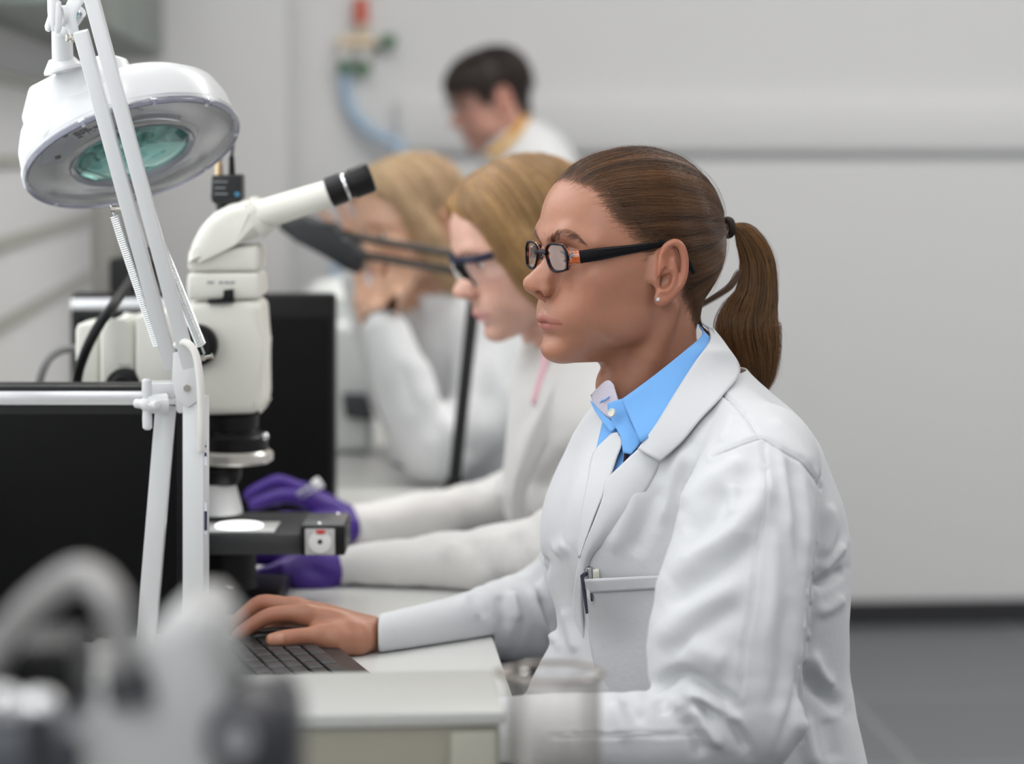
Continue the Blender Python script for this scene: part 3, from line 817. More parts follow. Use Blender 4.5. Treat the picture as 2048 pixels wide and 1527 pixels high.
for s in (1, -1):
    f = loopmesh('rim', s, BLK, 0.9, 1.0, 1.9, specs); tag(f, 'black rim')
    loopmesh('inner_rim', s, TOR, -1.0, 1.2, 1.9, f)
    mb = MB(); P = [Vector(h2w([p])[0] - GO) for p in lens_pts(s, 0.6)]
    vs = [mb.bm.verts.new(p) for p in P]; c = mb.bm.verts.new(sum(P, Vector()) / len(P) + Vector(HMn[:3, 0]) * 1.0)
    for i in range(len(vs)): mb.bm.faces.new((vs[i], vs[(i + 1) % len(vs)], c))
    mb.build('lens', thin_glass('lens_clear', (.97, .97, .98), .02), specs)
    # hinge block and temple
    def W(p): return Vector(h2w([(p[0], s * p[1], p[2])])[0] - GO)
    mb = MB(); mb.tube([W((88.2, 48.5, 22)), W((86.0, 54.5, 22)), W((79, 58.5, 22.3))], [.0052, .0060, .0066], 12, sx=0.32, up=(0, 0, 1))
    mb.build('hinge_block', TOR, specs)
    mb = MB()
    pts = [(80, 58.7, 22.3), (60, 66, 25.5), (40, 70, 28.4), (20, 72, 31.2), (4, 73, 34.0), (-8, 73.5, 34.5), (-22, 74, 27), (-33, 73.5, 14), (-39, 72.5, 5)]
    pts = [pts[0]] + [tuple(q) for q in np.array(pts[1:]) + np.array((0, 1, 0)) * np.maximum(0, 2.0 - scalp1.sample(np.array(pts[1:])))[:, None]]
    rr = [.0064, .0060, .0049, .0040, .0034, .0032, .0034, .0036, .0026]
    S = spline(np.array([(*p, r * 1000) for p, r in zip(pts, rr)]), 40)
    mb.tube([W(p) for p in S[:, :3]], [r / 1000 for r in S[:, 3]], 12, sx=0.30, up=(0, 0, 1))
    tag(mb.build('temple', mat('temple_black', (.004, .004, .005), .35, spec=.2), specs), 'black temple arm')
mb = MB(); mb.tube([Vector(h2w([p])[0] - GO) for p in spline([(94.8, -12, 24.0), (95.9, -6, 25.4), (96.3, 0, 25.8), (95.9, 6, 25.4), (94.8, 12, 24.0)], 14)], .0022, 10, up=(0, 0, 1))
mb.build('bridge', BLK, specs)
# ear stud
for s, nm in ((1, 'seen'),):
    p = np.array((4.0, s * 78.6, -20.0)); q = h2w([p])[0]
    es = empty('ear_stud', q, label='small clear stone stud in the left ear lobe of the woman in front', cat='earring')
    Q = Vector(HMn[:3, 1] * 1000).to_track_quat('Z', 'Y').to_matrix().to_4x4()
    mb = MB(); mb.lathe([(0, .0016), (.0013, .0016), (.0022, .0006), (.0016, -.0008), (0, -.0012)], Q, 8); mb.build('stone', mat('stone_clear', (.9, .92, .95), .02, metal=.75), es, smooth=False)
    mb = MB()
    for i in range(6): mb.cyl(Q @ Vector((.0021 * math.cos(i * 1.047), .0021 * math.sin(i * 1.047), -.002)), Q @ Vector((.0021 * math.cos(i * 1.047), .0021 * math.sin(i * 1.047), .0009)), .00035, n=6)
    mb.cyl(Q @ Vector((0, 0, -.006)), Q @ Vector((0, 0, -.001)), .0005, n=8); mb.build('setting', mat('silver', (.8, .8, .82), .15, metal=1), es)
# ---------------------------------------------------------------- lab coat of the woman in front (metres, world axes)
WL = np.array(woman.location)
SD = np.array((math.sin(R(33)), -math.cos(R(33)), 0)); FD = np.array((-math.cos(R(33)), -math.sin(R(33)), 0))
def P4(px, py, d, r): return (*at(px, py, d), r)
TORSO = [(690, 1376, .056, .058), (740, 1364, .056, .056), (790, 1376, .090, .070), (830, 1384, .122, .088), (880, 1389, .145, .102), (950, 1394, .155, .109), (1000, 1399, .161, .113),
         (1100, 1401, .167, .120), (1200, 1399, .170, .122), (1330, 1401, .168, .119), (1400, 1410, .170, .121), (1460, 1418, .173, .125), (1527, 1427, .176, .130), (1700, 1435, .184, .14)]
def torso_field(shrink=0.0, top=None):
    T = np.array([(at(cx, py, 2.45).z, at(cx, py, 2.45).x, a, b) for py, cx, a, b in TORSO])[::-1]
    zf = np.linspace(T[0, 0], T[-1, 0], 300); ip = [np.interp(zf, T[:, 0], T[:, i]) for i in (1, 2, 3)]
    kk = np.exp(-np.linspace(-2, 2, 21) ** 2); kk /= kk.sum()
    ip = [np.convolve(np.pad(q, 10, mode='edge'), kk, 'valid') for q in ip]
    def f(X, Y, Z):
        cx, a, b = (np.interp(Z, zf, q) for q in ip)
        a = a - shrink; b = b - shrink
        u = (X - cx) * SD[0] + (Y - 2.455) * SD[1]; v = (X - cx) * FD[0] + (Y - 2.455) * FD[1]
        m = 2.35
        q = (np.abs(u) / a) ** m + (np.abs(v) / b) ** m + 1e-9; F = q ** (1 / m)
        G = np.sqrt(((np.abs(u) / a) ** (m - 1) / a) ** 2 + ((np.abs(v) / b) ** (m - 1) / b) ** 2) * F ** (1 - m)
        d = (F - 1) / np.maximum(G, 4)
        return np.maximum(d, Z - (T[-1, 0] if top is None else top))
    return f, T[0, 0], T[-1, 0]
tf, tz0, tz1 = torso_field()
gcoat = Grid((-0.18, 2.04, 0.50), (0.40, 2.90, 1.06), 0.0029)
gcoat.add(tf, gcoat.lo, (1, 4, 2))
NEAR_ARM = [P4(1527, 932, 2.300, .052), P4(1512, 965, 2.255, .058), P4(1490, 1076, 2.20, .065), P4(1467, 1194, 2.165, .069), P4(1455, 1270, 2.145, .071), P4(1450, 1350, 2.13, .068), P4(1462, 1420, 2.12, .063)]
NEAR_FORE = [P4(1468, 1440, 2.12, .055), P4(1400, 1460, 2.105, .045), P4(1300, 1472, 2.10, .041), P4(1215, 1472, 2.10, .039), P4(1110, 1466, 2.105, .036), P4(965, 1460, 2.115, .029)]
FAR_ARM = [P4(1292, 912, 2.57, .050), P4(1264, 965, 2.61, .052), P4(1230, 1060, 2.68, .054), P4(1155, 1165, 2.75, .055), P4(1108, 1210, 2.775, .053)]
FAR_FORE = [P4(1098, 1225, 2.77, .054), P4(1030, 1235, 2.73, .049), P4(930, 1247, 2.67, .034), P4(840, 1258, 2.62, .0265), P4(752, 1269, 2.575, .0215)]
gtorso = Grid((-0.05, 2.1, 0.58), (0.40, 2.75, 1.10), 0.005); gtorso.add(tf, gtorso.lo, (1, 4, 2))
for c_, r_ in ((at(1250, 1060, 2.40), (.062, .062, .075)), (at(1195, 1060, 2.50), (.055, .055, .070))): gtorso.ell(c_, r_, k=.05)
gtorso.cap(at(1390, 800, 2.47), at(1296, 900, 2.56), .056, .046, k=.03); gtorso.cap(at(1405, 835, 2.44), at(1508, 915, 2.32), .055, .050, k=.03)
gtorso.chain([P4(1308, 640, 2.46, .054), P4(1300, 705, 2.46, .055), P4(1312, 770, 2.455, .062), P4(1340, 830, 2.45, .080)], k=.03, n=8)
gcoat.chain(NEAR_ARM, k=.030, n=16)
gcoat.cap(at(1405, 835, 2.44), at(1508, 915, 2.32), .055, .050, k=.03)
gcoat.chain([P4(1500, 902, 2.45, .048), P4(1556, 988, 2.45, .047), P4(1586, 1060, 2.45, .049), P4(1588, 1180, 2.45, .049), P4(1572, 1330, 2.45, .047)], k=.04, n=12)
gcoat.cap(at(1385, 825, 2.48), at(1296, 905, 2.56), .054, .046, k=.03)
gcoat.ell(at(1250, 1060, 2.40), (.062, .062, .075), k=.05)                  # bust
gcoat.ell(at(1195, 1060, 2.50), (.055, .055, .070), k=.05)
gcoat.chain(FAR_ARM, k=.024, n=12)
gcoat.chain(FAR_FORE, k=.012, n=12)
gcoat.chain(NEAR_FORE, k=.010, n=12)
gcoat.chain([P4(1585, 1330, 2.44, .030), P4(1590, 1430, 2.45, .046), P4(1596, 1560, 2.45, .054)], k=.05)
gcoat.chain([P4(1290, 1420, 2.47, .095), P4(1190, 1432, 2.50, .075), P4(1130, 1452, 2.53, .055)], k=.05)
clear_bench(gcoat)
V, F = gcoat.mesh()
COATRAW = V.copy()
def zbuf(V, cell=6):
    p, f = proj(V); i = np.clip((p / cell).astype(int), -5, 500) + 5
    key = i[:, 0] * 1000 + i[:, 1]; zb = {}
    o = np.argsort(f); kk, ix = np.unique(key[o], return_index=True)
    mn = np.full(600000, 1e9); mn[kk] = f[o][ix]
    return p, f, f < mn[key] + 0.035
def seg_dist(p, line):
    d = np.full(len(p), 1e9); tt = np.zeros(len(p)); L = np.asarray(line, float); n = len(L) - 1
    for i in range(n):
        e = L[i + 1] - L[i]; t = np.clip(((p - L[i]) @ e) / (e @ e), 0, 1); q = np.hypot(*(p - L[i] - e * t[:, None]).T)
        m = q < d; d = np.where(m, q, d); tt = np.where(m, (i + t) / n, tt)
    return d, tt
# cloth folds: (points seen in the photo, half width px, height mm, both ends fade)
FOLDS = [
 ([(1534, 930), (1524, 991), (1478, 1058), (1403, 1112), (1335, 1165)], 26, 9), ([(1455, 965), (1425, 1030), (1375, 1080)], 26, -8), ([(1488, 905), (1463, 940), (1400, 975), (1365, 1030)], 20, 6),
 ([(1468, 965), (1462, 1040)], 11, 5), ([(1505, 1060), (1493, 1100), (1403, 1168), (1320, 1215)], 22, -6), ([(1500, 1165), (1440, 1190), (1360, 1240), (1310, 1300)], 26, 5),
 ([(1490, 1200), (1420, 1250), (1340, 1310)], 22, -4), ([(1372, 1280), (1400, 1300), (1460, 1330)], 26, 5), ([(1300, 1385), (1345, 1352), (1375, 1350), (1420, 1376), (1470, 1415)], 14, -11),
 ([(1370, 1390), (1410, 1394), (1457, 1428), (1482, 1450)], 10, 8), ([(1398, 1405), (1425, 1432)], 6, -9), ([(1385, 1408), (1405, 1445), (1448, 1496)], 12, 8), ([(1440, 1405), (1470, 1455), (1500, 1510)], 10, -7),
 ([(1366, 1425), (1392, 1475), (1408, 1520)], 14, -7), ([(1340, 1395), (1362, 1420)], 12, 4), ([(1245, 1394), (1270, 1425), (1290, 1440)], 12, -5), ([(1225, 1400), (1240, 1440), (1262, 1480)], 14, 4), ([(1318, 1392), (1330, 1430)], 12, -4),
 ([(1558, 900), (1568, 960), (1580, 1080)], 9, 4), ([(1574, 905), (1600, 1000), (1604, 1150)], 14, -4), ([(1600, 930), (1612, 1010), (1618, 1120)], 9, 3), ([(1545, 1040), (1548, 1150), (1535, 1300)], 16, 3), ([(1580, 1180), (1570, 1320), (1545, 1440)], 18, -4),
 ([(1642, 976), (1636, 1082), (1623, 1194), (1613, 1300), (1590, 1410), (1545, 1522)], 9, -4), ([(1655, 1000), (1662, 1060), (1640, 1120)], 12, 5), ([(1636, 1148), (1660, 1120), (1690, 1085)], 10, 5), ([(1627, 1175), (1660, 1160), (1692, 1135)], 10, -6),
 ([(1628, 1225), (1660, 1215), (1690, 1190)], 12, 4), ([(1618, 1300), (1640, 1350), (1668, 1378)], 14, 6), ([(1600, 1345), (1650, 1390), (1690, 1425)], 16, -6), ([(1602, 1425), (1615, 1490), (1630, 1540)], 16, 6), ([(1655, 1430), (1672, 1527)], 18, -4),
 ([(1058, 1170), (1088, 1240), (1117, 1290)], 9, 7), ([(1076, 1190), (1108, 1268)], 8, -9), ([(1022, 1180), (1036, 1245)], 9, 5), ([(1000, 1185), (1015, 1260)], 12, -4), ([(920, 1195), (954, 1240)], 12, 3), ([(940, 1185), (975, 1235)], 10, -3), ([(1090, 1110), (1078, 1145), (1060, 1165)], 12, -6), ([(1110, 1105), (1135, 1085)], 16, 4),
 ([(1130, 1210), (1155, 1310)], 12, 4), ([(1280, 960), (1250, 1040), (1215, 1110)], 20, 4), ([(1330, 960), (1290, 1050), (1262, 1120)], 18, -4), ([(1390, 880), (1345, 960), (1315, 1060)], 16, 4), ([(1240, 1240), (1250, 1330)], 18, 3), ([(1270, 1190), (1235, 1300), (1222, 1345)], 16, -3),
 ([(1440, 800), (1400, 870), (1372, 930)], 14, -3), ([(1470, 830), (1440, 890)], 12, 3), ([(1540, 830), (1590, 880), (1630, 940)], 14, 3),
]
SEAMS = [[(1425, 912), (1470, 893), (1518, 877), (1536, 882), (1554, 894), (1600, 920), (1625, 950), (1642, 976)], [(1435, 778), (1470, 810), (1497, 842), (1516, 874)],
         [(1527, 888), (1528, 961), (1524, 1052), (1512, 1112), (1506, 1197), (1489, 1288), (1484, 1349), (1477, 1397)], [(1100, 1470), (1221, 1471), (1280, 1467), (1325, 1470), (1363, 1467), (1418, 1467)]]
def apply_folds(V, F, folds, seams, scale=1.0):
    p, f, vis = zbuf(V); N = vnormals(V, F); dsp = np.zeros(len(V))
    for line, w, a in folds:
        d, t = seg_dist(p, spline(np.array(line, float) @ np.array(((1, 0, 0), (0, 1, 0))), 24)[:, :2])
        dsp += 1.2 * a * np.exp(-(d / w) ** 2) * np.clip(np.sin(np.pi * np.clip(t, .04, .96)) * 1.8, 0, 1) * vis
    dsp += (noise3(V, 24, 3) * .7 + noise3(V, 60, 4) * .2)
    for line in seams:
        d, t = seg_dist(p, np.array(line, float)); dsp += (-3.0 * np.exp(-(d / 2.8) ** 2) + 0.9 * np.exp(-((d - 8) / 5) ** 2)) * vis
    return V + N * (dsp * 0.001 * scale)[:, None]
V = apply_folds(V, F, FOLDS, SEAMS)
V = smooth_mesh(V, F, 1, .5)
def cloth_mat(name, c, b=.3, rough=.85):
    m = mat(name, c, rough, spec=.2, sheen=.1); nt = m.node_tree; bs = nt.nodes['Principled BSDF']
    tc = nt.nodes.new('ShaderNodeTexCoord')
    n = nt.nodes.new('ShaderNodeTexNoise'); n.inputs['Scale'].default_value = 120; n.inputs['Detail'].default_value = 6
    nt.links.new(tc.outputs['Object'], n.inputs['Vector'])
    bp = nt.nodes.new('ShaderNodeBump'); bp.inputs['Strength'].default_value = b; bp.inputs['Distance'].default_value = .0015
    nt.links.new(n.outputs['Fac'], bp.inputs['Height']); nt.links.new(bp.outputs['Normal'], bs.inputs['Normal'])
    return m
COATM = cloth_mat('coat_white', (.63, .64, .66))
# neck opening of the coat: faces seen inside this outline are left out
OPEN = [(1150, 600), (1420, 600), (1416, 680), (1385, 735), (1330, 815), (1290, 900), (1250, 930), (1212, 962), (1203, 1000), (1192, 1020), (1196, 985), (1216, 915), (1232, 882), (1227, 864), (1211, 842), (1195, 816), (1182, 786), (1176, 740)]
p, f, vis = zbuf(V); sdp = poly_sd(p[:, 0], p[:, 1], OPEN); topcut = V[:, 2] > at(1388, 735, 2.45).z
kill = ((sdp > 0) & vis & (p[:, 1] < 1030)) | (topcut & (f < 2.60))
zcut = (V[:, 0] < at(753, 1270, 2.575).x)
kill |= zcut | ((V[:, 0] < at(972, 1462, 2.115).x) & (V[:, 1] < 2.3))
F2 = F[~kill[F].any(1)]
def edge_smooth(V, F, it=14):
    """evens out the cut edge of an open mesh"""
    e = np.vstack([F[:, [i, (i + 1) % 4]] for i in range(4)]); es = np.sort(e, 1); k = es[:, 0].astype(np.int64) * len(V) + es[:, 1]
    u, inv, c = np.unique(k, return_inverse=True, return_counts=True); be = es[c[inv] == 1]
    deg = np.bincount(be.ravel(), minlength=len(V)); m = deg == 2
    for _ in range(it):
        acc = np.stack([np.bincount(be[:, 0], V[be[:, 1], i], len(V)) + np.bincount(be[:, 1], V[be[:, 0], i], len(V)) for i in range(3)], 1)
        V = np.where(m[:, None], .4 * V + .6 * acc / np.maximum(deg, 1)[:, None], V)
    return V
def compact(V, F):
    use = np.unique(F); rem = np.full(len(V), -1); rem[use] = np.arange(len(use)); return V[use], rem[F]
V2, F2 = compact(V, F2)
for _ in range(2):                                                     # drop dangling corner faces, then smooth
    cnt = np.bincount(F2.ravel(), minlength=len(V2)); F2 = F2[~(cnt[F2] == 1).any(1)]; V2, F2 = compact(V2, F2)
V2 = edge_smooth(V2, F2)
coat = wlink('lab_coat', V2, F2, COATM, woman)
sm = coat.modifiers.new('cloth', 'SOLIDIFY'); sm.thickness = .0018; sm.offset = -1
from mathutils.bvhtree import BVHTree
bvh = BVHTree.FromPolygons([tuple(v) for v in V2], [tuple(f) for f in F2.tolist()])
def sight(px, py):
    return Vector(((px - W_IMG / 2) / FPX, CP - (py - H_IMG / 2) / FPX * SP, -SP - (py - H_IMG / 2) / FPX * CP)).normalized()
for line in SEAMS:
    pts = []
    for x, y, _ in spline(np.array([(*q, 0) for q in line], float), 120):
        h, n, i, d = bvh.ray_cast(Vector((0, 0, CAMZ)), sight(x, y))
        if h is not None and (not pts or (h - pts[-1]).length < .03): pts.append(h + n * .0002)
    if len(pts) > 8:
        P = np.array(pts)
        for _ in range(4): P[1:-1] = .5 * P[1:-1] + .25 * (P[:-2] + P[2:])
        mb = MB(); mb.tube([tuple(q - WL) for q in P], list(.0010 * np.clip(np.minimum(np.arange(len(P)), np.arange(len(P))[::-1]) / 14, .1, 1)), 6); mb.build('seam', COATM, coat)
# ---- flat cloth pieces laid on the body: collars, lapels, pocket
CAMP = np.array((0, 0, CAMZ))
def ray_hit(g, px, py, d0=2.08, d1=2.85, n=260):
    """first points where the sight lines through photo pixels meet the surface g=0 (world axes); nan where they miss"""
    px = np.asarray(px, float); py = np.asarray(py, float)
    D = np.stack([(px - W_IMG / 2) / FPX, CP - (py - H_IMG / 2) / FPX * SP, -SP - (py - H_IMG / 2) / FPX * CP], 1); D /= D[:, 1:2]
    t = np.full(len(px), np.nan); prev = None; done = np.zeros(len(px), bool)
    for d in np.linspace(d0, d1, n):
        v = g.sample(CAMP + D * d)
        if prev is not None:
            h = (~done) & (prev > 0) & (v <= 0); t = np.where(h, d - (d1 - d0) / (n - 1) * (-v) / np.maximum(prev - v, 1e-9), t); done |= h
        prev = v
    return CAMP + D * t[:, None], D
def patch(name, A, B, off, m, parent, n=40, k=10, g=None, thick=.0014, sm_it=3, dfall=None, sub=True, bulge=0.0, lift=None):
    """cloth between two outlines A and B (photo points) lying OFF metres above the surface"""
    A = spline(np.array([(*q, 0) for q in A], float), n)[:, :2]; B = spline(np.array([(*q, 0) for q in B], float), n)[:, :2]
    w = np.linspace(0, 1, k)[None, :, None]; Q = (A[:, None] * (1 - w) + B[:, None] * w); q = Q.reshape(-1, 2)
    P, D = ray_hit(g or gtorso, q[:, 0], q[:, 1]); t = P[:, 1].reshape(n, k)
    if dfall is not None: t = np.where(np.isnan(t), dfall, t)
    for _ in range(60):                                              # fill misses from neighbours
        bad = np.isnan(t)
        if not bad.any(): break
        pd = np.pad(t, 1, constant_values=np.nan); nb = np.stack([pd[:-2, 1:-1], pd[2:, 1:-1], pd[1:-1, :-2], pd[1:-1, 2:]])
        with np.errstate(all='ignore'):
            mv = np.nanmean(nb, 0)
        t = np.where(bad, mv, t)
    for _ in range(sm_it):
        pd = np.pad(t, 1, mode='edge'); t = .5 * t + .125 * (pd[:-2, 1:-1] + pd[2:, 1:-1] + pd[1:-1, :-2] + pd[1:-1, 2:])
    o = np.asarray(off, float); o = np.linspace(o[0], o[1], k)[None, :] if o.size == 2 else np.full((1, k), float(o))
    if lift is not None: o = o + np.interp(np.linspace(0, 1, n), np.linspace(0, 1, len(lift)), lift)[:, None]
    t = t - o - bulge * np.sin(np.linspace(0, np.pi, k))[None, :]
    P = CAMP + D * t.reshape(-1)[:, None]
    idx = np.arange(n * k).reshape(n, k); Fq = np.stack([idx[:-1, :-1], idx[1:, :-1], idx[1:, 1:], idx[:-1, 1:]], -1).reshape(-1, 4)
    nn = vnormals(P, Fq).mean(0)
    if nn @ D.mean(0) > 0: Fq = Fq[:, ::-1]
    o = wlink(name, P, Fq, m, parent); s = o.modifiers.new('cloth', 'SOLIDIFY'); s.thickness = thick; s.offset = -1
    return o
SHIRTM = cloth_mat('shirt_blue', srgb(118, 174, 234), .2)
SHIRTIN = cloth_mat('collar_lining_pale', srgb(206, 200, 214), .3)
shirt = patch('blue_shirt', [(1214, 802), (1235, 806), (1330, 790), (1400, 700)], [(1150, 1080), (1180, 1090), (1240, 1060), (1300, 1000)], -.003, SHIRTM, woman, n=40, k=40, sm_it=8)
tag(patch('collar', [(1396, 648), (1405, 668), (1372, 699), (1320, 741), (1275, 775), (1243, 798)], [(1422, 676), (1410, 720), (1370, 770), (1336, 820), (1305, 868), (1281, 884)], (.004, .007), SHIRTM, shirt, lift=[0, 0, 0, .002, .006, .012]), 'blue shirt collar')
patch('collar_stand', [(1215, 806), (1216, 822), (1224, 842), (1240, 872), (1246, 905)], [(1246, 796), (1254, 820), (1266, 850), (1282, 880), (1262, 908)], (.008, .006), SHIRTM, shirt, n=20, k=8)
patch('collar_lining', [(1181, 790), (1194, 776), (1214, 760), (1226, 770)], [(1188, 812), (1205, 829), (1222, 838), (1240, 812)], (.012, .004), SHIRTIN, shirt, n=18, k=8, dfall=2.45)
patch('collar_far_leaf', [(1180, 800), (1188, 818), (1204, 842), (1221, 864)], [(1190, 808), (1206, 827), (1222, 840), (1238, 850)], (.008, .006), SHIRTM, shirt, n=18, k=6, dfall=2.45)
patch('buttonhole', [(1198, 806), (1206, 800)], [(1216, 796), (1218, 792)], .0125, SHIRTM, shirt, n=6, k=5, dfall=2.437)
patch('placket', [(1240, 868), (1247, 900), (1243, 930), (1226, 985)], [(1262, 868), (1258, 900), (1254, 930), (1240, 985)], -.0005, SHIRTM, shirt, n=18, k=6)
patch('undershirt', [(1250, 893), (1246, 925)], [(1257, 888), (1255, 915)], (.002, .002), mat('navy_cloth', srgb(38, 24, 40), .9), shirt, n=6, k=4)
def disc_button(px, py, g, r, m, parent, off=.001, name='button'):
    P, D = ray_hit(g, [px], [py]); nrm = g.grad(P)[0]; c = P[0] + nrm * off - WL
    M = Matrix.Translation(c) @ Vector(nrm).to_track_quat('Z', 'Y').to_matrix().to_4x4(); mb = MB()
    mb.lathe([(0, .0008), (r * .6, .0008), (r * .75, .0016), (r * .95, .0016), (r, .0006), (r, -.0006)], M, 24)
    for a in range(4): mb.cyl(M @ Vector((r * .28 * math.cos(a * 1.57), r * .28 * math.sin(a * 1.57), .0007)), M @ Vector((r * .28 * math.cos(a * 1.57), r * .28 * math.sin(a * 1.57), .0010)), r * .12, n=8)
    return mb.build(name, m, parent)
disc_button(1241, 829, gtorso, .0042, mat('button_pearl', srgb(225, 222, 212), .3), shirt, off=.013)
# coat collar, lapels, front edge, pocket
tag(patch('collar', [(1404, 646), (1421, 660), (1418, 684), (1388, 726), (1350, 785), (1310, 850), (1275, 897)], [(1424, 652), (1454, 690), (1481, 740), (1446, 788), (1402, 835), (1362, 885), (1320, 923)], (.015, .011), COATM, coat, n=50, k=14, thick=.0022, bulge=.003), 'white coat collar')
tag(patch('lapel', [(1277, 896), (1243, 928), (1210, 962), (1206, 990), (1190, 1035), (1171, 1083), (1161, 1118), (1163, 1150)], [(1322, 918), (1312, 945), (1290, 985), (1266, 1020), (1236, 1052), (1206, 1088), (1184, 1115), (1172, 1150)], (.009, .001), COATM, coat, n=44, k=12, bulge=.003), 'near lapel')
tag(patch('lapel', [(1233, 864), (1243, 884), (1233, 914), (1221, 950), (1206, 988), (1188, 1032), (1171, 1078), (1160, 1112)], [(1222, 866), (1186, 905), (1176, 950), (1168, 990), (1161, 1030), (1156, 1060), (1154, 1090), (1156, 1115)], (.008, .002), COATM, coat, n=40, k=10, dfall=2.46), 'far lapel')
patch('front_edge', [(1160, 1105), (1150, 1160), (1145, 1220), (1150, 1285), (1166, 1350)], [(1166, 1112), (1163, 1160), (1164, 1220), (1169, 1290), (1178, 1350)], (.003, .008), COATM, coat, n=30, k=6)
pocket = patch('pocket', [(1163, 1160), (1168, 1200), (1172, 1228), (1180, 1290), (1192, 1350), (1200, 1420)], [(1345, 1150), (1345, 1200), (1345, 1250), (1345, 1300), (1345, 1350), (1345, 1420)], (.0150, .004), COATM, coat, n=36, k=30)
patch('pocket_hem', [(1162, 1159), (1165, 1172), (1168, 1186)], [(1345, 1149), (1345, 1162), (1345, 1176)], (.0170, .006), COATM, pocket, n=6, k=30)
# pen clipped in the chest pocket
Pp, _ = ray_hit(gtorso, [1175], [1160]); pen_d = float(Pp[0, 1]) - .0095
pen = empty('pen', at(1172, 1160, pen_d), label='silver pen standing in the chest pocket of the front white coat', cat='pen')
STEEL = mat('pen_steel', (.55, .57, .60), .22, metal=1)
a_, b_ = at(1178, 1131, pen_d) - pen.location, at(1190, 1250, pen_d + .01) - pen.location
ax = (b_ - a_).normalized(); mb = MB(); mb.lathe([(0, 0), (.0044, .0006), (.0050, .0020), (.0052, .014), (.0052, .03), (.003, .036)], Matrix.Translation(a_) @ ax.to_track_quat('Z', 'Y').to_matrix().to_4x4(), 28); mb.build('barrel', STEEL, pen)
mb = MB(); c0 = at(1164, 1152, pen_d - .010) - pen.location; c1 = at(1174, 1226, pen_d - .010) - pen.location
mb.tube([a_ + ax * .006, c0, c0.lerp(c1, .4), c1], [.0012, .0014, .0014, .001], 8, sx=2.0, up=(0, 1, 0)); mb.build('clip', mat('pen_clip_dark', (.10, .11, .15), .25, metal=1), pen)
note = patch('folded_note', [(1186, 1140), (1186, 1170)], [(1198, 1137), (1201, 1168)], (.0075, .0035), mat('paper_cream', srgb(228, 226, 212), .8), None, n=6, k=6)
note.location = Vector((0, 0, 0)); tag(note, 'small cream paper slip in the chest pocket beside the silver pen', 'paper')
# ---------------------------------------------------------------- her body: head, neck and trunk, arms and the hand on the mouse, one mesh object
def hand_sdf(g, w2=1.0):
    I = lambda pts, k=.005: g.chain([P4(*q) for q in pts], k=k, n=14)
    wr = (742, 1268, 2.583)
    # palm
    for (x, y, d, r) in ((612, 1229, 2.562, .0118), (592, 1217, 2.585, .0115), (594, 1223, 2.607, .0108), (608, 1238, 2.626, .0098)):
        g.chain([P4(720, 1266, 2.565 + (d - 2.562) * .55, .0155), P4((720 + x) / 2, (1260 + y) / 2 - 2, (2.572 + d) / 2, .0150), P4(x, y, d, r)], k=.010, n=6)
    g.chain([P4(775, 1270, 2.590, .0150), P4(742, 1268, 2.583, .0195), P4(705, 1266, 2.582, .0200)], k=.012)
    g.chain([P4(715, 1283, 2.556, .014), P4(670, 1280, 2.548, .0165), P4(640, 1276, 2.545, .012)], k=.014)
    g.cap(at(690, 1285, 2.61), at(640, 1268, 2.615), .012, .011, k=.014)
    # fingers
    I([(612, 1229, 2.562, .0112), (575, 1226, 2.560, .0094), (540, 1231, 2.559, .0090), (515, 1243, 2.558, .0084), (486, 1262, 2.556, .0078), (473, 1272, 2.556, .0066)])
    I([(592, 1217, 2.585, .0112), (550, 1207, 2.586, .0096), (520, 1206, 2.587, .0090), (494, 1224, 2.587, .0084), (468, 1247, 2.586, .0078), (458, 1260, 2.586, .0066)])
    I([(594, 1223, 2.607, .0108), (552, 1217, 2.611, .0092), (524, 1222, 2.613, .0086), (502, 1242, 2.613, .0080), (484, 1264, 2.612, .0070), (478, 1276, 2.611, .006)])
    I([(608, 1238, 2.626, .0096), (570, 1240, 2.634, .0080), (546, 1252, 2.637, .0074), (530, 1270, 2.637, .0068), (522, 1284, 2.636, .0058)])
    # thumb
    I([(672, 1279, 2.546, .0150), (640, 1273, 2.541, .0116), (606, 1273, 2.535, .0098), (585, 1275, 2.531, .0098), (560, 1278, 2.528, .0092), (545, 1279, 2.527, .0074)], .008)
    # knuckles and tendons
    for (x, y, d) in ((611, 1226, 2.562), (590, 1213, 2.585)): g.ell(at(x, y, d), (.0095, .0085, .0085), k=.006)
    for (x, y, d) in ((604, 1222, 2.562), (586, 1209, 2.585)): g.cap(at(700, 1250, 2.57), at(x, y, d), .004, .006, k=.008)
    g.cap(at(700, 1252, 2.556), at(640, 1262, 2.540), .005, .005, k=.008)
gh = Grid(np.array(at(440, 1315, 2.50)) - (.01, .0, .01), np.array(at(800, 1180, 2.66)) + (.01, .01, .02), .0013)
hand_sdf(gh)
hV, hF = gh.mesh(); hV = smooth_mesh(hV, hF, 1, .4)
hT = np.ones((len(hV), 3)); hp, hf = proj(hV)
def nail(tip, nxt, up, w, L, T, V):
    a = np.array(at(*tip)); b = np.array(at(*nxt)); ax = (a - b) / np.linalg.norm(a - b); u = np.array(up, float); u -= ax * (u @ ax); u /= np.linalg.norm(u); s = np.cross(ax, u)
    q = V - (a - ax * L * .35); x, y, z = q @ ax, q @ s, q @ u
    m = (np.maximum(np.abs(x) / L, np.abs(y) / w) < 1) & (z > .002) & ((np.abs(x) / L) ** 4 + (np.abs(y) / w) ** 4 < 1)
    T[m] = (1.28, 1.36, 1.45); return m
nm = nail((545, 1279, 2.527), (585, 1275, 2.531), (0, -1, .25), .0062, .0085, hT, hV)
nm |= nail((473, 1272, 2.556), (515, 1243, 2.558), (-.55, -.35, .6), .0048, .0062, hT, hV)
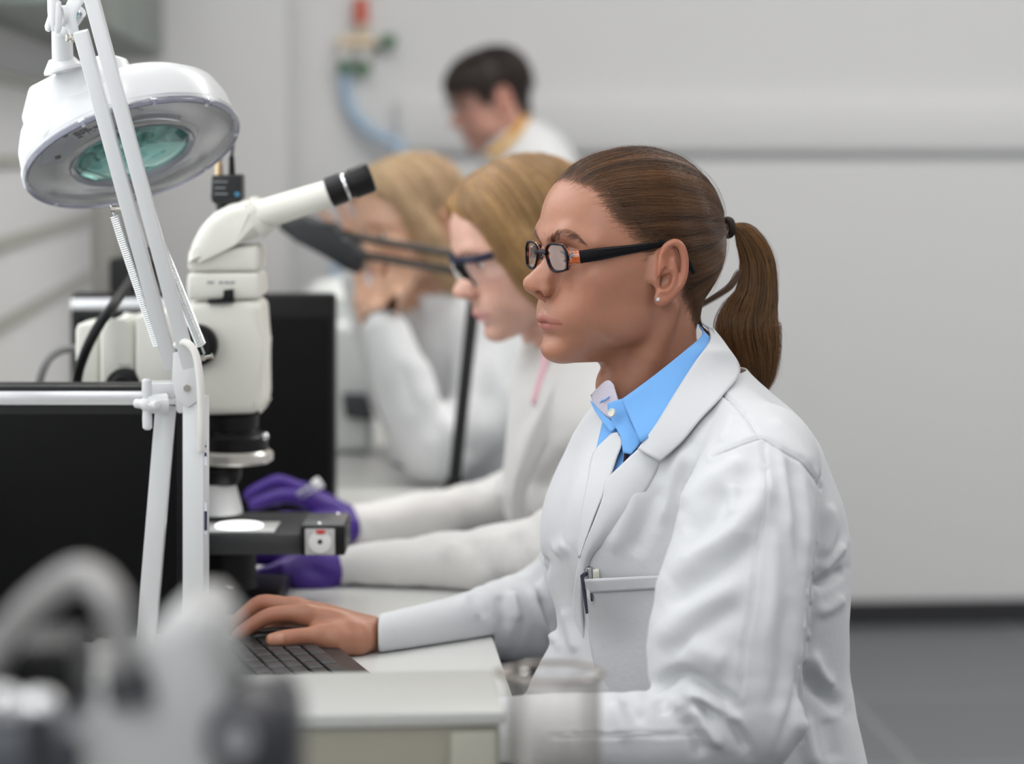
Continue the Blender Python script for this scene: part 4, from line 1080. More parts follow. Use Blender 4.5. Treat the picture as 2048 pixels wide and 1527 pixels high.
nm |= nail((458, 1260, 2.586), (494, 1224, 2.587), (-.75, -.2, .4), .0048, .0062, hT, hV)
hN = vnormals(hV, hF); hV = hV + hN * (nm * .0004)[:, None]
kn = sum(np.exp(-(np.linalg.norm(hV - np.array(at(*q)), axis=1) / .011) ** 2) for q in ((540, 1228, 2.552), (520, 1202, 2.58), (488, 1258, 2.55), (590, 1275, 2.522), (470, 1268, 2.55), (458, 1258, 2.58)))
hT = np.where(nm[:, None], hT, hT * (1 - .35 * np.clip(kn, 0, 1)[:, None] * np.array((0, .28, .3))))
# trunk and arms under the clothes
gb = Grid((-0.16, 2.1, 0.445), (0.42, 2.92, 1.05), 0.008)
bf, _, _ = torso_field(.022, at(1388, 745, 2.45).z)
gb.add(bf, gb.lo, (1, 4, 2))
for ch in (NEAR_ARM, FAR_ARM): gb.chain([(*q[:3], q[3] - .02) for q in ch], k=.02)
gb.chain([(*q[:3], q[3] * .62) for q in NEAR_FORE], k=.02); gb.chain([(*q[:3], q[3] * .60) for q in FAR_FORE], k=.02)
gb.chain([P4(1440, 1600, 2.47, .11), P4(1440, 1700, 2.46, .11)], k=.05)
bV, bF = gb.mesh()
def join(parts):
    Vs, Fs, Ts, o = [], [], [], 0
    for v, f, t in parts: Vs.append(v); Fs.append(f + o); Ts.append(t); o += len(v)
    return np.vstack(Vs), np.vstack(Fs), np.vstack(Ts)
LM_ = Matrix.Translation(at(962, 1462, 2.118)) @ Matrix.Rotation(R(-4), 4, 'Z') @ Matrix.Rotation(R(-3), 4, 'Y') @ Matrix.Diagonal((1, -1, 1, 1)) @ Matrix.Translation(-at(742, 1268, 2.583))
LMn = np.array(LM_)
lV = hV @ LMn[:3, :3].T + LMn[:3, 3]
aV, aF, aT = join([(lV, hF[:, ::-1], hT), (h2w(HV), HF, HT), (hV, hF, hT), (bV, bF, np.ones((len(bV), 3)))])
wlink('body', aV, aF, SKIN, woman, cols=aT)
# ---------------------------------------------------------------- legs of a seated person (trousers and shoes), partly under the bench
def seated_legs(parent, hip, fwd, label_col, hw=.095, seat_z=.52, thigh=.40):
    hip = np.array(hip, float); f = np.array(fwd, float); f /= np.linalg.norm(f); s = np.array((-f[1], f[0], 0))
    lo = np.minimum(hip, hip + f * (thigh + .2)) - .30; hi = np.maximum(hip, hip + f * (thigh + .2)) + .30; lo[2] = .0; hi[2] = seat_z + .22
    g = Grid(lo, hi, .011)
    g.cap(hip + s * .07 + (0, 0, seat_z - hip[2] + .01), hip - s * .07 + (0, 0, seat_z - hip[2] + .01), .105, .105, pad=.4)
    for k in (1, -1):
        h0 = hip + s * hw * k; h0[2] = seat_z + .02; kn_ = h0 + f * thigh + s * .03 * k; kn_[2] = seat_z + .03; an = kn_ + f * .02; an[2] = .10
        g.chain([(*h0, .088), (*(.5 * h0 + .5 * kn_), .076), (*kn_, .060)], k=.03); g.chain([(*kn_, .060), (*(.6 * kn_ + .4 * an), .058), (*an, .050)], k=.02)
        t = an + f * .13; t[2] = .032; hl = an - f * .05; hl[2] = .035
        g2 = Grid(np.minimum(hl, t) - .06, np.maximum(hl, t) + (.06, .06, .08), .007); g2.chain([(*hl, .034), (*(an + f * .05 - (0, 0, .055)), .040), (*t, .030)], k=.02, pad=.2)
        v, F_ = g2.mesh(); wlink('shoe', v, F_, mat('shoe_black', (.02, .02, .02), .4), parent)
    v, F_ = g.mesh(); wlink('trousers', v, F_, mat('trousers_' + label_col, srgb(44, 46, 54), .8), parent)
    
seated_legs(woman, at(1455, 1700, 2.46), (-1, -.15, 0), 'dark')
# ---------------------------------------------------------------- bench and the things standing on it
def pxprism(mb, poly, d0, d1, bev=0.003, seg=2):
    """solid whose front outline is traced at distance d0, thickness to d1"""
    a = [at(x, y, d0) for x, y in poly]; O = a[0]
    P = [(p.x, p.z) for p in a]
    M = Matrix(((1, 0, 0, 0), (0, 0, 1, d0), (0, 1, 0, 0), (0, 0, 0, 1)))
    return mb.prism(P, d1 - d0, M, bev, seg)
def mbuild(mb, name, m, parent, angle=35, smooth=True):
    """mesh collected in world space, parented to an Empty without rotation"""
    loc = Vector((0, 0, 0)); q = parent
    while q is not None: loc += q.location; q = q.parent
    bmesh.ops.translate(mb.bm, vec=-loc, verts=mb.bm.verts)
    return mb.build(name, m, parent, smooth, angle)
def rbox(mb, lo, hi, bev=0):  # room aligned box in world space
    lo, hi = Vector(lo), Vector(hi); mb.box(hi - lo, (hi + lo) / 2, ROOM, bev)
WHITE_LAM = mat('laminate_white', (.62, .625, .605), .35, coat=.1)
IVORY = mat('instrument_ivory', srgb(229, 228, 219), .38, coat=.1)
BLACK = mat('plastic_black', (.007, .007, .0075), .42, spec=.3)
BLACKM = mat('panel_black', (.004, .004, .0045), .55, spec=.15)
DARKG = mat('plastic_dark_grey', (.045, .047, .05), .4)
SILVER = mat('trim_silver', (.78, .79, .81), .25, metal=.6)
CHROME = mat('chrome', (.75, .75, .76), .12, metal=1)
WENAM = mat('enamel_white', (.68, .69, .70), .28, coat=.25)
bench = empty('lab_bench', ROOM @ Vector((edge - .4, 3.0, 0)), label='long white lab bench carrying the monitors and microscopes', cat='bench')
L0 = edge - 0.95; Y0, Y1 = 0.75, 5.3
mb = MB(); rbox(mb, (L0, Y0, DESK - .03), (edge, Y1, DESK), .003); mbuild(mb, 'worktop', WHITE_LAM, bench)
mb = MB(); rbox(mb, (L0 + .04, Y0 + .04, DESK - .09), (edge - .03, Y1 - .04, DESK - .03)); mbuild(mb, 'rail', DARKG, bench)
for yy in (Y0 + .08, 2.85, Y1 - .12):
    mb = MB(); rbox(mb, (L0 + .05, yy, 0), (edge - .35, yy + .04, DESK - .03)); mbuild(mb, 'leg', DARKG, bench)
# stool under the woman in front
def stool(px, d, label, z=.415):
    c = at(px, 1527, d); c.z = 0
    s = empty('lab_stool', c, label=label, cat='stool')
    mb = MB(); mb.lathe([(0, z - .05), (.16, z - .05), (.18, z - .03), (.18, z - .012), (.165, z), (0, z)], Matrix.Translation(c), 40); mbuild(mb, 'seat', BLACK, s)
    mb = MB(); mb.cyl(c + Vector((0, 0, .06)), c + Vector((0, 0, z - .05)), .025, n=20); mbuild(mb, 'column', CHROME, s)
    for k in range(5):
        a = k * 1.2566; mb = MB(); e = c + Vector((.27 * math.cos(a), .27 * math.sin(a), .045))
        mb.tube([c + Vector((0, 0, .085)), c + Vector((.14 * math.cos(a), .14 * math.sin(a), .07)), e], [.02, .017, .014], 10); mb.sph(e - Vector((0, 0, .02)), .025, 16); mbuild(mb, 'leg', BLACK, s)
stool(1480, 2.47, 'black round stool under the woman in front')
# ---- flat instrument case in front of the keyboard
zc = .83
dF = (CAMZ - zc) * FPX / (1437 - 290.3); dB = (CAMZ - zc) * FPX / (1349 - 290.3)
a = rat(1012, 1437, dF)
case = empty('instrument_case', ROOM @ Vector((a.x - .3, a.y + .06, DESK)), label='low pale instrument case in front of the keyboard, below the hand', cat='instrument')
CASEB = mat('case_beige', srgb(150, 147, 134), .5)
mb = MB(); rbox(mb, (a.x - .62, a.y + .004, DESK), (a.x - .004, a.y + dB - dF - .004, zc - .012), .004); mbuild(mb, 'body', CASEB, case)
mb = MB(); rbox(mb, (a.x - .625, a.y, zc - .012), (a.x, a.y + dB - dF, zc), .004); mbuild(mb, 'lid', mat('case_lid', (.45, .455, .435), .4), case)
sx = rat(890, 1480, dF).x
mb = MB(); rbox(mb, (sx + .004, a.y - .002, DESK + .004), (a.x - .008, a.y + .006, zc - .016), .002); mbuild(mb, 'side_panel', mat('case_beige_light', srgb(166, 164, 152), .5), case)
# ---- keyboard and mouse
kd = Vector((.31, -.951, 0)).normalized(); kx = Vector((.951, .31, 0))      # along its length (towards the camera), across
c0 = at(653, 1306, desk_d(1306)); c0.z = DESK
KM = Matrix((kx, kd, Vector((0, 0, -1)))).transposed().to_4x4(); KM.translation = c0
kb = empty('keyboard', c0, label='black computer keyboard under the hand, behind the pale case', cat='keyboard')
KL, KW = .42, .150
def kp(u, v, z): return c0 + kx * (u - KW) + kd * v + Vector((0, 0, z))
KB = mat('keyboard_black', (.020, .020, .021), .38); KEY = mat('keycap_black', (.028, .028, .029), .45, noise=.2, nscale=60)
def kbox(mb, u0, u1, v0, v1, z0, z1, bev):
    M = Matrix((kx, kd * 1, Vector((0, 0, 1)))).transposed().to_4x4(); M.translation = kp((u0 + u1) / 2, (v0 + v1) / 2, (z0 + z1) / 2)
    mb.box((u1 - u0, v1 - v0, z1 - z0), (0, 0, 0), M, bev)
mb = MB(); kbox(mb, 0, KW, 0, KL, .001, .014, .004); mbuild(mb, 'body', KB, kb)
rows = [(.014, .028, 14), (.034, .050, 14), (.0525, .0685, 13), (.071, .087, 13), (.0895, .1055, 12), (.108, .124, 8)]
for (u0, u1, nk) in rows:
    w = (KL - .02) / nk
    for j in range(nk):
        if .01 + j * w > .31: continue
        mb = MB(); kbox(mb, u0, u1, .01 + j * w + .0012, .01 + (j + 1) * w - .0012, .0135, .0185, .0018); mbuild(mb, 'key', KEY, kb)
mouse_c = at(552, 1297, 2.582); mouse_c.z = DESK
ms = empty('computer_mouse', mouse_c, label='glossy black computer mouse under the fingers of the front woman', cat='mouse')
gm = Grid(np.array(mouse_c) - (.08, .05, .0), np.array(mouse_c) + (.08, .05, .05), .0015)
gm.ell(mouse_c + Vector((.008, 0, -.001)), (.055, .0285, .0265))
gm.ell(mouse_c + Vector((-.02, 0, 0)), (.034, .027, .019), k=.012)
gm.cut(lambda X, Y, Z: (Z - DESK - .001) + 0 * X + 0 * Y, gm.lo, np.array(mouse_c) + .1)
mv, mf = gm.mesh(); wlink('body', mv, mf, mat('mouse_black', (.010, .010, .011), .22, coat=.4), ms)
mb = MB(); mb.cyl(mouse_c + Vector((-.034, -.004, .0165)), mouse_c + Vector((-.034, .004, .0165)), .006, n=20); mbuild(mb, 'scroll_wheel', DARKG, ms)
# ---- glass beaker in front
bd = 1.72; bc = at(1112, 1500, bd); bc.z = DESK + .0005
bk = empty('glass_beaker', bc, label='tall clear glass beaker at the front edge of the bench, blurred', cat='beaker')
h = CAMZ - (1356 - 290) * bd / FPX - DESK; r = .0325
def beaker_glass():
    m = bpy.data.materials.new('beaker_glass'); m.use_nodes = True; nt = m.node_tree; nt.nodes.clear()
    o = nt.nodes.new('ShaderNodeOutputMaterial'); t = nt.nodes.new('ShaderNodeBsdfTransparent'); g = nt.nodes.new('ShaderNodeBsdfGlossy'); g.inputs[1].default_value = .03
    lw = nt.nodes.new('ShaderNodeLayerWeight'); lw.inputs[0].default_value = .35; cr = nt.nodes.new('ShaderNodeValToRGB')      # longer way through the wall at grazing angles
    cr.color_ramp.elements[0].position = .6; cr.color_ramp.elements[0].color = (.975, .965, .955, 1); cr.color_ramp.elements[1].position = .95; cr.color_ramp.elements[1].color = (.50, .45, .41, 1)
    f = nt.nodes.new('ShaderNodeFresnel'); f.inputs[0].default_value = 1.4; mx = nt.nodes.new('ShaderNodeMixShader')
    nt.links.new(lw.outputs['Facing'], cr.inputs[0]); nt.links.new(cr.outputs[0], t.inputs[0]); mn = nt.nodes.new('ShaderNodeMath'); mn.operation = 'MINIMUM'; mn.inputs[1].default_value = .30
    nt.links.new(f.outputs[0], mn.inputs[0]); nt.links.new(mn.outputs[0], mx.inputs[0]); nt.links.new(t.outputs[0], mx.inputs[1]); nt.links.new(g.outputs[0], mx.inputs[2]); nt.links.new(mx.outputs[0], o.inputs[0])
    return m
mb = MB()
mb.lathe([(0, 0), (r - .004, 0), (r, .004), (r, h - .006), (r + .004, h - .001), (r + .0035, h), (r + .001, h - .002), (r - .0022, h - .008), (r - .0022, .008), (r - .006, .005), (0, .005)], Matrix.Translation(bc), 64)
for v in mb.bm.verts:                                               # pouring lip
    q = v.co - bc; a = math.atan2(q.y, -q.x)
    if q.z > h - .02: v.co.x -= .010 * math.exp(-(a / .35) ** 2) * ((q.z - h + .02) / .02) ** 2
mbuild(mb, 'cup', beaker_glass(), bk)
mb = MB(); mb.tube([bc + Vector((-(r + .0015 + .010 * math.exp(-(min(k, 72 - k) * .0873 / .35) ** 2)) * math.cos(k * .08727), (r + .0015) * math.sin(k * .08727), h - .0005)) for k in range(73)], .0017, 10)
mbuild(mb, 'rim', mat('beaker_rim', (.40, .34, .30), .12, trans=.35), bk)
# ---- monitors
def monitor(x0, y0, x1, y1, d, label, strip=None, thick=.045, yaw=0.0):
    c = at((x0 + x1) / 2, y1, d + .02); c.z = DESK
    m = empty('computer_monitor', c, label=label, cat='monitor')
    mb = MB(); pxprism(mb, [(x0, y0), (x1, y0), (x1, y1), (x0, y1)], d, d + thick, .006); mbuild(mb, 'housing', BLACK, m)
    q = 22 * 2.7 / d; sx1 = strip or x1
    mb = MB(); pxprism(mb, [(x0 + q * .6, y0 + q * 2.6), (x1 - q * .6, y0 + q * 2.6), (x1 - q * .6, y1 - q), (x0 + q * .6, y1 - q)], d - .0015, d + .003, .0015); mbuild(mb, 'screen', BLACKM, m)
    mb = MB(); pxprism(mb, [(x0 + 1, y0 + q * .55), (sx1 - 3, y0 + q * .55), (sx1 - 3, y0 + q * 1.75), (x0 + 1, y0 + q * 1.75)], d - .003, d + .01, .0012); mbuild(mb, 'silver_strip', SILVER, m)
    zb = at(0, y1, d).z
    mb = MB(); mb.box((.05, .03, zb - DESK + .06), (c.x, c.y + .035, (zb + DESK + .06) / 2)); mbuild(mb, 'stand', BLACK, m)
    mb = MB(); mb.box((.2, .14, .012), (c.x, c.y + .03, DESK + .0065), None, .003); mbuild(mb, 'foot', BLACK, m)
    return m
monitor(-330, 770, 366, 1272, 2.64, 'black monitor with a silver top strip, behind the magnifier lamp stand')
monitor(140, 588, 670, 1054, 3.42, 'black monitor with a pale top strip, standing behind the ivory microscope', strip=500)
# ---------------------------------------------------------------- white magnifier lamp on a jointed arm
ld = 2.53
base_c = at(345, 1335, ld); base_c.z = DESK
lamp = empty('magnifier_lamp', base_c, label='white jointed magnifier lamp with springs, standing left of the microscope', cat='lamp')
mb = MB(); mb.box((.085, .055, .016), base_c + Vector((0, 0, .0085)), None, .003); mbuild(mb, 'base', WENAM, lamp)
def bar(a, b, w, t, name, parent, m=WENAM, bev=.0012, twist=0.0):
    """square tube from a to b; w across the view, t in depth"""
    a, b = Vector(a), Vector(b); d = (b - a); X = d.normalized(); Y = Vector((0, 1, 0)); Y = (Y - X * Y.dot(X)).normalized(); Z = X.cross(Y)
    M = Matrix((X, Y, Z)).transposed().to_4x4(); M = Matrix.Translation((a + b) / 2) @ M @ Matrix.Rotation(twist, 4, 'X')
    mb = MB(); mb.box((d.length, t, w), (0, 0, 0), M, bev); return mbuild(mb, name, m, parent)
# lower arm pair
l1 = bar(at(332, 812, 2.545), at(289.5, 1316, 2.545), .0205, .016, 'lower_arm', lamp)
l2 = bar(at(392, 790, 2.52), at(392, 1318, 2.515), .0235, .018, 'lower_arm', lamp, twist=R(14))
# little printed sticker on the side of the right lower arm
mb = MB()
for (y0, y1, x) in ((880, 930, 411), (1005, 1068, 411)):
    pxprism(mb, [(x - 3, y0), (x + 3, y0), (x + 3, y1), (x - 3, y1)], 2.5075, 2.5085, 0)
mbuild(mb, 'sticker', mat('sticker_pale', (.72, .73, .78), .5), l2)
mb = MB()
for (y0, y1, x, w_) in ((905, 912, 411, 2), (1022, 1060, 409.5, .7), (1022, 1060, 411.5, 1), (1022, 1060, 413.4, .6), (890, 894, 411, 1.5)):
    pxprism(mb, [(x - w_, y0), (x + w_, y0), (x + w_, y1), (x - w_, y1)], 2.5068, 2.5078, 0)
mbuild(mb, 'sticker_print', mat('ink_navy', (.03, .03, .07), .5), l2)
# upper arm pair
bar(at(161, 62, 2.455), at(343, 735, 2.535), .0145, .014, 'upper_arm', lamp)
bar(at(176, -30, 2.44), at(380, 735, 2.515), .0145, .014, 'upper_arm', lamp)
# elbow bracket, knob, bolt
mb = MB(); pxprism(mb, [(346, 705), (372, 700), (392, 735), (402, 770), (398, 800), (375, 815), (352, 800), (344, 760)], 2.508, 2.512, .001); mbuild(mb, 'joint_plate', WENAM, lamp)
mb = MB(); pxprism(mb, [(286, 766), (350, 764), (350, 798), (300, 800)], 2.53, 2.56, .003); pxprism(mb, [(348, 792), (384, 792), (380, 826), (352, 828)], 2.52, 2.55, .004); mbuild(mb, 'joint_block', WENAM, lamp)
def wing_knob(c, d, s, name, rot=0.0):
    """cross shaped clamp knob facing the viewer's left"""
    mb = MB(); C = at(*c, d)
    for k in range(4):
        a = rot + k * math.pi / 2; e = Vector((math.cos(a) * .55, -.4 * math.cos(a), math.sin(a)))
        e = e.normalized() * s * (1.0 if k % 2 else .62)
        mb.tube([C, C + e * .55, C + e * .92, C + e], [s * .16, s * .20, s * .19, s * .10], 12)
    mb.cyl(C, C + Vector((.9, .35, 0)) * s * .8, s * .36, s * .40, n=24); mb.sph(C, s * .30, 16)
    return mbuild(mb, name, WENAM, lamp)
wing_knob((294, 808), 2.515, .027, 'clamp_knob')
def bolt(c, d, L=.010, r=.0035, name='bolt', ax=(1, .15, -.05), m=None):
    C = at(*c, d); X = Vector(ax).normalized(); mb = MB(); mb.cyl(C, C + X * L, r * .62, n=14); mb.cyl(C - X * .001, C + X * r * .9, r, n=6); mb.cyl(C + X * (L - r * .6), C + X * L, r * .9, n=6)
    return mbuild(mb, name, m or mat('bolt_steel', (.62, .58, .52), .22, metal=1), lamp)
bolt((374, 776), 2.506, .006, .004, ax=(0, 1, 0)); bolt((326, 712), 2.53, .02); bolt((224, 417), 2.495, .02); bolt((404, 716), 2.53, .012, ax=(1, .3, .2)); bolt((365, 676), 2.506, .005, .004, ax=(0, 1, 0))
# springs
def spring(a, b, d, r, turns, name):
    A, B = at(*a, d), at(*b, d + .035); X = (B - A).normalized(); Y = Vector((0, 1, 0)); Z = X.cross(Y).normalized(); Y = Z.cross(X); pts = []; n = turns * 8
    for i in range(n + 1):
        t = i / n; an = 2 * math.pi * turns * t; pts.append(A.lerp(B, t) + (Y * math.cos(an) + Z * math.sin(an)) * r)
    mb = MB(); mb.tube(pts, .00115, 5); mb.cyl(A - X * .012, A, .0012, n=8); mb.cyl(B, B + X * .010, .0012, n=8)
    return mbuild(mb, name, mat('spring_steel', (.72, .74, .74), .25, metal=.9), lamp)
spring((229, 430), (316, 690), 2.497, .0046, 64, 'spring'); spring((318, 480), (402, 690), 2.508, .0046, 58, 'spring')
mb = MB(); mb.tube([tuple(q) for q in spline([at(352, 690, 2.512), at(372, 684, 2.502), at(390, 705, 2.498), at(399, 750, 2.497), at(402, 800, 2.499), at(403, 860, 2.502), at(403, 900, 2.508)], 30)], .0040, 12)
mbuild(mb, 'cable', mat('cable_white', (.78, .76, .73), .4), lamp)
# ---- lamp head
hc = np.array(at(263, 303, 2.615))
hn = Vector((.32, -.365, -.87)).normalized(); h1 = Vector((.94, 0, .345)); h1 = (h1 - hn * h1.dot(hn)).normalized(); h2_ = hn.cross(h1)   # down, right, towards camera
LMx = Matrix((h1, h2_, -hn)).transposed().to_4x4(); LMx = LMx @ Matrix.Scale(1.035, 4); LMx.translation = Vector(hc)        # local z up out of the housing
if LMx.to_3x3().determinant() < 0: print('lamp frame flipped')
RR = .1145
head = empty('lamp_head', Vector(hc) - lamp.location); head.parent = lamp
# the three turned pieces and the ballast box
mb = MB(); mb.lathe([(.060, .004), (.060, .030), (.066, .046), (.080, .054), (.094, .052), (.106, .043), (.1125, .026), (RR, .004), (RR, .0), (.111, 0), (.109, .022), (.102, .038), (.092, .046), (.080, .048), (.070, .042), (.064, .028), (.064, .004)], LMx, 96, False)
mb.bm.faces.ensure_lookup_table()
mbuild(mb, 'ring_housing', WENAM, head, 50)
mb = MB(); mb.lathe([(.066, .003), (.068, .007), (.082, .0095), (.098, .0085), (.109, .004), (RR + .0012, .004), (RR + .0016, -.002), (.112, -.0045), (.104, -.0065), (.090, -.0085), (.074, -.008), (.064, -.004), (.061, .004)], LMx, 96, False)
mbuild(mb, 'clear_cover', thin_glass('cover_clear', (.93, .935, .95), .16, .32, 1.2), head, 50)
mb = MB(); mb.lathe([(.110, .0), (RR + .001, 0), (RR + .0018, -.003), (RR, -.006), (.1105, -.005), (.1095, -.002)], LMx, 96, False); mbuild(mb, 'cover_rim', mat('cover_rim_violet', (.55, .56, .68), .12, trans=.7, ior=1.45), head, 60)
mb = MB()
for k in range(80):
    a = 2 * math.pi * k / 79 * .96
    if k == 0: tp = []
    tp.append(tuple(LMx @ Vector((.086 * math.cos(a), .086 * math.sin(a), .026))))
mb.tube(tp, .0085, 14); mbuild(mb, 'ring_tube', mat('lamp_tube_off', (.72, .72, .72), .3), head)
mb = MB(); mb.lathe([(0, .012), (.030, .0105), (.050, .007), (.0615, .002), (.0615, -.001), (.050, -.005), (.030, -.008), (0, -.0095)], LMx, 72, False)
def lens_green():
    m = bpy.data.materials.new('magnifier_glass'); m.use_nodes = True; b = m.node_tree.nodes['Principled BSDF']
    b.inputs['Base Color'].default_value = (.15, .33, .30, 1); b.inputs['Roughness'].default_value = .02; b.inputs['Transmission Weight'].default_value = .9; b.inputs['IOR'].default_value = 1.5
    return m
mbuild(mb, 'magnifier_lens', lens_green(), head, 60)
mb = MB(); mb.lathe([(.0615, .006), (.066, .006), (.067, -.002), (.0655, -.006), (.0625, -.005), (.0605, -.002)], LMx, 72, False); mbuild(mb, 'lens_ring', mat('lens_ring_clear', (.7, .72, .8), .1, trans=.75), head, 60)
# ballast box: traced from below, rising out of the ring
pts = [(x + .020, y) for x, y in [(-.113, .040), (-.085, .098), (-.030, .112), (-.002, .110), (.012, .096), (.020, .080), (.002, .078), (-.024, .073), (-.055, .055), (-.080, .026)]]
mb = MB(); mb.prism(pts, .060, LMx @ Matrix.Translation((0, 0, .003)), .006, 3); bx = mbuild(mb, 'ballast_box', WENAM, head, 40)
ins = [(x * .955 - .001, y * .955 + .001) for x, y in pts]
mb = MB(); mb.prism(ins, .003, LMx @ Matrix.Translation((0, 0, .0012)), .001); mbuild(mb, 'bottom_plate', mat('plate_grey', (.42, .44, .47), .35), bx)
# type plate
PL = LMx @ Matrix.Translation((-.020, .083, .0008)) @ Matrix.Rotation(R(9), 4, 'Z')
mb = MB(); mb.box((.040, .022, .0006), (0, 0, 0), PL); mbuild(mb, 'type_plate', mat('plate_silver', (.5, .51, .52), .3, metal=.4), bx)
def letters(name, txt, M, size, m, parent):
    cu = bpy.data.curves.new(name, 'FONT'); cu.body = txt; cu.size = size; cu.align_x = 'CENTER'; cu.align_y = 'CENTER'; cu.extrude = .0001
    t = bpy.data.objects.new(name, cu); COL.objects.link(t); bpy.context.view_layer.update(); me = bpy.data.meshes.new_from_object(t.evaluated_get(bpy.context.evaluated_depsgraph_get())); bpy.data.objects.remove(t)
    me.transform(M); loc = Vector((0, 0, 0)); q = parent
    while q is not None: loc += q.location; q = q.parent
    me.transform(Matrix.Translation(-loc)); return link(name, me, m, parent)
INK = mat('ink_dark', (.03, .03, .035), .5)
mb = MB(); PT = PL @ Matrix.Translation((0, 0, -.0006))
for cx, cy, w_, h_ in ((-.014, -.0068, .006, .0012), (-.014, -.0045, .004, .0012), (.002, -.006, .005, .0008), (.0108, -.0078, .006, .0007), (.0108, -.004, .006, .0007), (.0082, -.006, .0007, .004), (.0134, -.006, .0007, .004), (-.004, -.006, .0008, .005)):
    mb.box((w_, h_, .0002), (cx, cy, 0), PT)
for ry, ws in ((-.001, (.010, .007, .009)), (.002, (.006, .011, .008)), (.005, (.009, .005)), (.008, (.006, .008))):
    x = -.016
    for w_ in ws: mb.box((w_, .0016, .0002), (x + w_ / 2, ry, 0), PT); x += w_ + .0015
mbuild(mb, 'plate_print', INK, bx)
for (x, y) in ((-.045, .090), (.004, .098), (-.066, .048), (-.004, .080)):
    mb = MB(); mb.lathe([(0, .0), (.003, 0), (.0035, .001), (.0035, .003)], LMx @ Matrix.Translation((x, y, -.0002)), 16, False); mbuild(mb, 'screw', DARKG, bx)
for a in (100, 205, 300, 340, 30, 62):
    mb = MB(); C = LMx @ Matrix.Translation((.1115 * math.cos(R(a)), .1115 * math.sin(R(a)), -.004)); mb.lathe([(0, -.003), (.002, -.003), (.0028, -.002), (.0028, .003)], C, 14); mb.box((.010, .008, .004), (0, 0, .003), C @ Matrix.Rotation(R(a), 4, 'Z'), .001); mbuild(mb, 'cover_clip', mat('clip_clear', (.6, .6, .68), .15, metal=.5), head)
# neck, swivel and top knob
mb = MB(); mb.lathe([(.0, 0), (.0205, 0), (.0205, .003), (.0155, .010), (.0125, .014)], Matrix.Translation(at(128, 142, 2.52)) @ Matrix.Rotation(R(-14), 4, 'Y'), 32); mb.cyl(at(126, 134, 2.52), at(124, 68, 2.50), .0110, .0106, n=32); mb.sph(at(124, 66, 2.50), .0106, 24); mb.cyl(at(126, 66, 2.50), at(158, 22, 2.48), .009, .008, n=20)
mbuild(mb, 'neck', WENAM, lamp)
mb = MB(); mb.tube([tuple(q) for q in spline([at(166, -20, 2.47), at(148, 8, 2.467), at(140, 32, 2.466), at(146, 58, 2.467), at(151, 80, 2.468)], 16)], [.0085 - .0035 * i / 15 for i in range(16)], 12, sx=.35, up=(1, 0, 0)); mbuild(mb, 'yoke', WENAM, lamp)
mb = MB(); mb.cyl(at(118, 32, 2.468), at(136, 32, 2.475), .0105, .011, n=28); mbuild(mb, 'knob_hub', WENAM, lamp)
mb = MB()
for a, b in (((103, -22), (107, 62)), ((118, 2), (95, 62)), ((112, 0), (115, 66))):
    A, B = at(*a, 2.462), at(*b, 2.454); mb.tube([A, A.lerp(B, .12), A.lerp(B, .5), A.lerp(B, .88), B], [.0022, .0046, .0052, .0046, .0022], 12)
mbuild(mb, 'clamp_knob', WENAM, lamp)
bolt((148, 76), 2.462, .008, .0042, ax=(-1, -.5, 0)); bolt((157, 30), 2.475, .012, .0038, ax=(-.4, -1, .8), m=mat('bolt_zinc', (.45, .55, .60), .2, metal=1))
# ---------------------------------------------------------------- ivory microscope beside the lamp
md = 2.86
mc = at(470, 1215, md + .03); mc.z = DESK
mic = empty('microscope', mc, label='ivory microscope with a black camera box on top and a lit stage', cat='microscope')
IV2 = mat('ivory_seam', srgb(196, 194, 182), .5)
# tube body
mb = MB(); pxprism(mb, [(372, 604), (521, 600), (526, 690), (528, 812), (519, 828), (372, 832)], md - .045, md + .055, .012, 4); mbuild(mb, 'body', IVORY, mic)
mb = MB(); pxprism(mb, [(374, 545), (517, 545), (521, 598), (372, 602)], md - .043, md + .053, .006, 3); hs = mbuild(mb, 'filter_housing', IVORY, mic)
mb = MB(); pxprism(mb, [(376, 500), (517, 490), (517, 543), (374, 543)], md - .041, md + .051, .006, 3); mbuild(mb, 'head_mount', IVORY, mic)
mb = MB(); pxprism(mb, [(414, 600), (447, 598), (447, 580), (466, 578), (467, 604), (414, 606)], md - .050, md - .03, .001); mbuild(mb, 'filter_slider', BLACK, hs)
mb = MB()
for x0, x1 in ((414, 428), (438, 446), (449, 458), (460, 470)): pxprism(mb, [(x0, 562), (x1, 562), (x1, 567), (x0, 567)], md - .0436, md - .0428, 0)
mbuild(mb, 'housing_print', mat('ink_grey', (.35, .35, .36), .6), hs)
mb = MB(); pxprism(mb, [(372, 533), (374, 505), (388, 470), (410, 437), (440, 415), (476, 403), (505, 400), (520, 408), (540, 458), (530, 468), (470, 490), (400, 524)], md - .050, md + .055, .016, 4); mbuild(mb, 'head', IVORY, mic)
